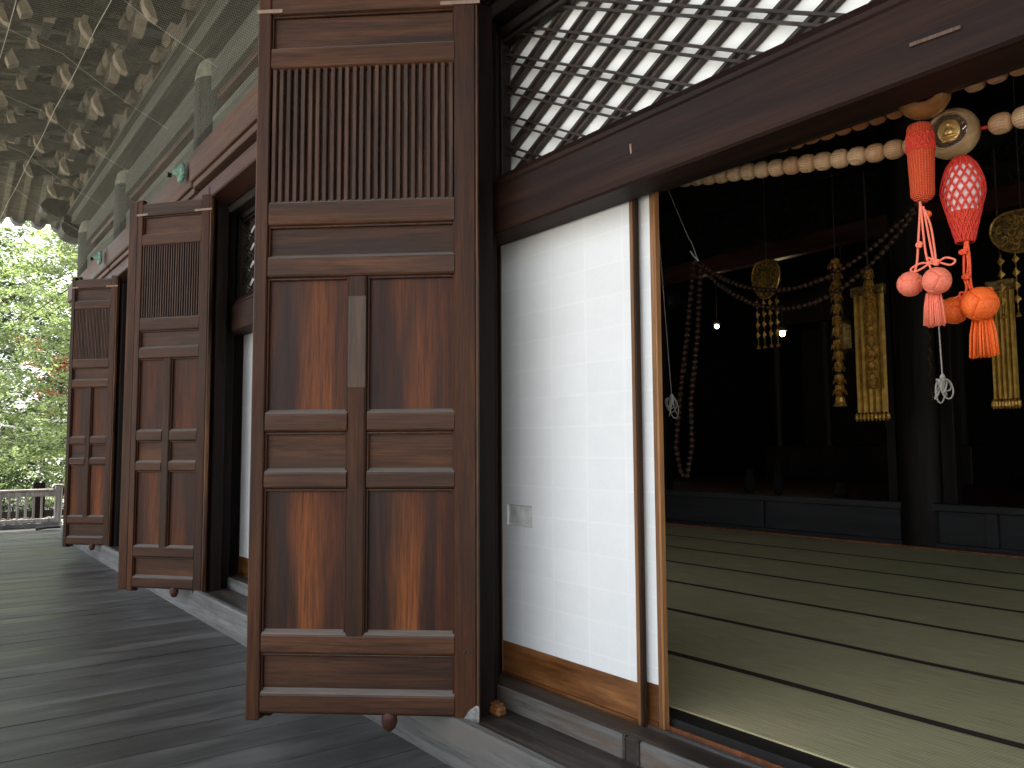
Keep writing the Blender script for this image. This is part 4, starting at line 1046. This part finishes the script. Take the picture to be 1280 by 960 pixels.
def big_bead(parent, c, r, mat, face, fig=True):
    """turned ball with a medallion looking along 'face'"""
    f = Vector(face).normalized(); q = Vector((0, 0, 1)).rotation_difference(f)
    MM = Matrix.Translation(c) @ q.to_matrix().to_4x4()
    def tf(mb): mb.v = [MM @ v for v in mb.v]; return mb
    ca = .80; pr = []
    for i in range(18):
        a = -math.pi/2+(math.pi/2+math.acos(.78))*i/17; pr.append((max(.002, r*math.cos(a)), r*.88*math.sin(a)))
    rt = pr[-1][0]; zt = pr[-1][1]
    pr += [(rt-.004, zt+.004), (rt-.008, zt+.002), (rt-.009, zt-.010), (.002, zt-.010)]
    g = MB(); g.lathe(pr, 40); o = bm_link('parent_bead', tf(g), mat, parent, origin=c, smooth=40)
    g = MB(); ri = rt-.009; g.lathe([(ri, zt-.0095), (ri*.98, zt-.008), (.002, zt-.008)], 36); bm_link('medallion', tf(g), 'glass', parent, smooth=30)
    g = MB(); n = 15; zz = zt-.006
    pts = []
    for k in range(n*2):
        a = math.pi*k/n; rr = ri*.92 if k % 2 else ri*.74
        pts.append((rr*math.cos(a), rr*math.sin(a), zz))
    g.tube(pts, .0022, 5, closed=True); g.tube([(ri*.97*math.cos(math.pi*k/16), ri*.97*math.sin(math.pi*k/16), zz) for k in range(32)], .0022, 6, closed=True)
    bm_link('silver_ring', tf(g), 'silver', parent)
    # small seated figure in relief, upright on the disc
    upv = (q.inverted() @ Vector((0, 0, 1))); upv.z = 0; upv = upv.normalized() if upv.length > .01 else Vector((0, 1, 0)); side = Vector((-upv.y, upv.x, 0))
    g = MB()
    def ell(cu, cs, au, as_, h, n=16):
        for (k0, hh) in ((1, 0), ):
            ring = []; vs = [];
            for lv, sc in ((0, 1), (.6, .85), (.95, .5)):
                for k in range(n):
                    t = 2*math.pi*k/n; p = upv*(cu+au*sc*math.sin(t))+side*(cs+as_*sc*math.cos(t)); vs.append((p.x, p.y, zz-.001+h*lv))
            p = upv*cu+side*cs; vs.append((p.x, p.y, zz-.001+h))
            fs = []
            for l in (0, 1):
                for k in range(n): fs.append([l*n+k, l*n+(k+1) % n, (l+1)*n+(k+1) % n, (l+1)*n+k])
            for k in range(n): fs.append([2*n+k, 2*n+(k+1) % n, 3*n])
            g.add(vs, fs)
    ell(0.0, 0, ri*.66, ri*.60, .002)       # halo
    ell(ri*.36, 0, ri*.19, ri*.15, .011); ell(-ri*.02, 0, ri*.30, ri*.26, .008); ell(-ri*.32, 0, ri*.13, ri*.48, .010); ell(-ri*.55, 0, ri*.13, ri*.40, .006)
    bm_link('gilt_figure', tf(g), 'goldfig', parent, smooth=True)
def giant(name, label, path, step, r, l, matf, skip, gap=None):
    t = thing(name, label, 'prayer beads', path[0]); protos = {}
    for i, (p, d) in enumerate(arc_points(path, step)):
        if skip(p): continue
        mt = matf(p)
        if mt not in protos:
            o = bm_link('bead', bead_mesh(r, l), mt, t, world=False, smooth=60); protos[mt] = o
        else: o = protos[mt].copy(); COL.objects.link(o); o.parent = t
        o.location = p-t.location; sc = random.uniform(.96, 1.03); o.scale = (1, sc, sc)
        q = Vector((1, 0, 0)).rotation_difference(d); o.rotation_euler = (q @ Quaternion((1, 0, 0), random.uniform(-.5, .5))).to_euler()
    b = MB(); b.tube(path, .006, 6); bm_link('cord', b, 'red_cord', t); return t
random.seed(3)
pl = curved([(-2.95, 2.90, 2.86), (-2.50, 2.90, 2.765), (-2.084, 2.90, 2.691), (-1.575, 2.90, 2.611), (-1.28, 2.90, 2.588), (-1.0, 2.90, 2.578), (-.5, 2.90, 2.60), (.4, 2.90, 2.72)], 10)
GP = Vector((-1.283, 2.875, 2.585))
lower = giant('giant_prayer_beads', 'huge pale wooden prayer beads engraved with tiny writing, the lower string inside the doorway', pl, .0735, .0365, .070, lambda p: 'bead_pale', lambda p: abs(p.x-GP.x) < .103)
to_cam = (CAM-GP).normalized()
big_bead(lower, GP, .088, 'guru_pale', to_cam+Vector((-.22, -.1, .30)))
pu = curved([(-2.6, 2.74, 2.80), (-1.95, 2.74, 2.71), (-1.69, 2.74, 2.69), (-1.50, 2.74, 2.682), (-1.316, 2.74, 2.68), (-1.12, 2.74, 2.682), (-.9, 2.74, 2.70), (-.3, 2.74, 2.80)], 10)
GU = Vector((-1.300, 2.72, 2.692))
upper = giant('giant_prayer_beads', 'glossy brown wooden prayer beads, the upper string half hidden by the lintel', pu, .0665, .030, .062, lambda p: 'bead_plain' if p.x < GU.x else 'bead_brown', lambda p: abs(p.x-GU.x) < .10)
big_bead(upper, GU, .086, 'guru_brown', Vector((.35, -1, .25)))

def braided_ball(c, r, mat, name, parent, rot):
    g = MB(); n = 14
    faces = [((1, 0, 0), (0, 1, 0)), ((-1, 0, 0), (0, 0, 1)), ((0, 1, 0), (0, 0, 1)), ((0, -1, 0), (1, 0, 0)), ((0, 0, 1), (1, 0, 0)), ((0, 0, -1), (0, 1, 0))]
    q = Matrix.Rotation(rot, 3, 'Z') @ Matrix.Rotation(.6, 3, 'X')
    for nrm, u in faces:
        nrm = Vector(nrm); u = Vector(u); v = nrm.cross(u); vs = []
        for i in range(2*n+1):
            for j in range(n+1):
                a = -1+i/n; b_ = -1+2*j/n
                p = (nrm+u*math.tan(a*math.pi/4)+v*math.tan(b_*math.pi/4)).normalized()
                e = max(abs(a), abs(b_)); d = .035*abs(math.sin(a*math.pi*5.0))-.10*max(0, (e-.86)/.14)**2
                vs.append(Vector(c)+(q @ p)*r*(1+d))
        g.add(vs, [[i*(n+1)+j, (i+1)*(n+1)+j, (i+1)*(n+1)+j+1, i*(n+1)+j+1] for i in range(2*n) for j in range(n)])
    return bm_link(name, g, mat, parent, origin=c, smooth=True)
def fringe(c, w, h, mat, parent):
    g = MB()
    for k in range(90):
        a = random.uniform(0, 6.28); rr = w*math.sqrt(random.random()); x, y = rr*math.cos(a), rr*math.sin(a)*.7
        hh = h*random.uniform(.95, 1.03)
        g.tube([(c[0]+x*.7, c[1]+y*.7, c[2]), (c[0]+x*.95, c[1]+y, c[2]-hh*.4), (c[0]+x*1.08+random.uniform(-.002, .002), c[1]+y*1.05, c[2]-hh)], .0026, 5)
    return bm_link('fringe', g, mat, parent, smooth=True)
def cordp(pts, r, mat, parent, nm='cord', closed=False):
    g = MB(); p = curved(pts, 6); g.tube(p, r, 7, closed=closed); return bm_link(nm, g, mat, parent, smooth=True)
# left tassel: knitted tube
YT = 2.70
a = px(1151, 152, YT); bq = px(1152, 254, YT)
lt = thing('tassel', 'vermilion knitted tube tassel with two salmon balls, hanging from the brown bead', 'tassel', a)
top, bot = a.z, bq.z; x0 = (a.x+bq.x)/2
g = MB(); L = top-bot; pr = []
for i in range(25):
    t = i/24; rr = .040*min(1, (math.sin(min(1, t/.10)*math.pi/2))**.6+.15) if t < .1 else .040
    if t > .9: rr = .040*(1-((t-.9)/.1)**2*.75)
    pr.append((rr*(1+.06*math.sin(t*5)), -L*t))
cx = Vector((x0, YT, top)); g.lathe([(r_, z_) for r_, z_ in pr], 32, cx); bm_link('knitted_tube', g, 'knit', lt, origin=cx, smooth=True)
g = MB(); g.lathe([(.012, -.004), (.030, -.02), (.0405, -.05), (.0412, -.085), (.0408, -.10)], 32, cx); bm_link('white_lining', g, 'white_core', lt, smooth=True)
def netwrap(prof, c, turns, n, r, parent, mat, nm='net'):
    g = MB()
    for s in (-1, 1):
        for k in range(n):
            pts = []
            for i in range(41):
                t = i/40; f = t*(len(prof)-1); j = min(int(f), len(prof)-2); q = f-j
                rr = prof[j][0]*(1-q)+prof[j+1][0]*q+.001; zz = prof[j][1]*(1-q)+prof[j+1][1]*q; a_ = 2*math.pi*(k/n+s*turns*t)
                pts.append((c[0]+rr*math.cos(a_), c[1]+rr*math.sin(a_), c[2]+zz))
            g.tube(pts, r, 5)
    return bm_link(nm, g, mat, parent, smooth=True)
netwrap([(.012, -.004), (.030, -.02), (.0415, -.05), (.0422, -.085), (.0418, -.105)], cx, .28, 14, .0030, lt, 'red_cord')
# cords of left tassel
YC = 2.69
def pp(*uv): return [px(u, v, YC) for u, v in uv]
cordp(pp((1150, 250), (1150, 262), (1148, 300), (1146, 330), (1141, 345)), .0038, 'salmon', lt)
cordp(pp((1151, 255), (1154, 290), (1158, 320), (1166, 342)), .0038, 'salmon', lt)
cordp(pp((1154, 258), (1160, 290), (1167, 325), (1172, 332)), .0038, 'salmon', lt)
cordp(pp((1156, 262), (1164, 285), (1169, 318), (1170, 328)), .0036, 'salmon', lt)
cordp(pp((1172, 328), (1182, 322), (1194, 325), (1188, 331), (1172, 327), (1160, 322)), .0036, 'salmon', lt, 'bow')
cordp(pp((1170, 330), (1152, 329), (1139, 336), (1143, 340), (1158, 332), (1168, 322)), .0036, 'salmon', lt, 'bow')
for (u, v) in ((1150, 306), (1171, 328)):
    c = px(u, v, YC-.004); g = MB(); g.tube([c+Vector((.010*math.cos(k), -.004, .008*math.sin(k))) for k in [i*.7 for i in range(9)]], .004, 6); g.lathe([(.003, -.008), (.010, 0), (.003, .008)], 10, c); bm_link('knot', g, 'salmon', lt, smooth=True)
braided_ball(px(1159, 268, YC+.02), .013, 'orange', 'small_ball', lt, .3)
braided_ball(px(1138, 355, YC+.01), .0415, 'salmon', 'braided_ball', lt, .5)
braided_ball(px(1171, 351, YC-.02), .0435, 'salmon', 'braided_ball', lt, 1.3)
fringe(px(1167, 366, YC), .034, .110, 'salmon', lt)
# right tassel: net cone
YR = 2.80
a = px(1200, 197, YR); bq = px(1208, 303, YR); L = a.z-bq.z
rt_ = thing('tassel', 'scarlet net tassel over a white core with two orange balls, hanging from the pale bead', 'tassel', a)
cx = Vector(((a.x+bq.x)/2, YR, a.z))
prof = []
for i in range(21):
    t = i/20
    rr = .072*(math.sin(min(1, t/.42)*math.pi/2)*.55+.45 if t < .42 else 1-(t-.42)/.58*.62)
    if t < .06: rr = .072*(.30+t/.06*.20)
    prof.append((rr*.92, -L*t))
g = MB(); g.lathe([(r_*.93, z_) for r_, z_ in prof], 32, cx); bm_link('white_core', g, 'white_core', rt_, smooth=True)
netwrap(prof, cx, .42, 15, .0036, rt_, 'red_cord'); 
cut = prof[13:]; g = MB(); g.lathe([(r_*1.0, z_) for r_, z_ in cut], 32, cx); bm_link('knitted_tip', g, 'knit', rt_, origin=cx, smooth=True)
g = MB(); g.lathe([(r_*1.01, z_) for r_, z_ in prof[:3]], 32, cx); bm_link('knitted_cap', g, 'knit', rt_, origin=cx, smooth=True)
YC = 2.78
cordp(pp((1207, 300), (1205, 320), (1205, 345), (1208, 362), (1200, 375)), .0042, 'vermilion', rt_)
cordp(pp((1209, 300), (1212, 325), (1213, 350), (1217, 368)), .0042, 'vermilion', rt_)
cordp(pp((1208, 305), (1210, 330), (1209, 350), (1214, 364)), .0040, 'vermilion', rt_)
cordp(pp((1216, 367), (1228, 362), (1239, 360), (1238, 366), (1226, 368)), .0038, 'vermilion', rt_, 'bow')
cordp(pp((1210, 366), (1200, 366), (1202, 374), (1212, 370)), .0038, 'vermilion', rt_, 'bow')
cordp(pp((1166, 370), (1176, 375), (1188, 375), (1200, 369)), .0028, 'salmon', rt_)
for (u, v) in ((1205, 315), (1209, 346)):
    c = px(u, v, YC-.004); g = MB(); g.tube([c+Vector((.013*math.cos(k), -.005, .006*math.sin(k))) for k in [i*.7 for i in range(9)]], .0045, 6); g.lathe([(.003, -.010), (.012, 0), (.003, .010)], 10, c); bm_link('knot', g, 'vermilion', rt_, smooth=True)
braided_ball(px(1193, 388, YC+.02), .0445, 'orange', 'braided_ball', rt_, .2)
braided_ball(px(1225, 380, YC-.02), .054, 'orange', 'braided_ball', rt_, 1.0)
fringe(px(1228, 398, YC), .042, .125, 'orange', rt_)
random.seed(9)
q0 = px(1179, 490, 2.76); hank('cord_hank', q0, px(1173, 400, 2.74), 'tangled white cord bunch hanging below the salmon tassel', .085, .0028)

# marks on the lintel
b = MB(); b.bar(px(1138, 57, 2.403), px(1202, 34, 2.403), .011, .012, (0, 1, 0)); bm_link('lintel_peg', b, 'bare_dark', hall)
b = MB(); b.bar(px(788, 180, 2.404), px(789, 192, 2.404), .008, .004, (0, 1, 0)); bm_link('lintel_nail', b, 'bare', hall)
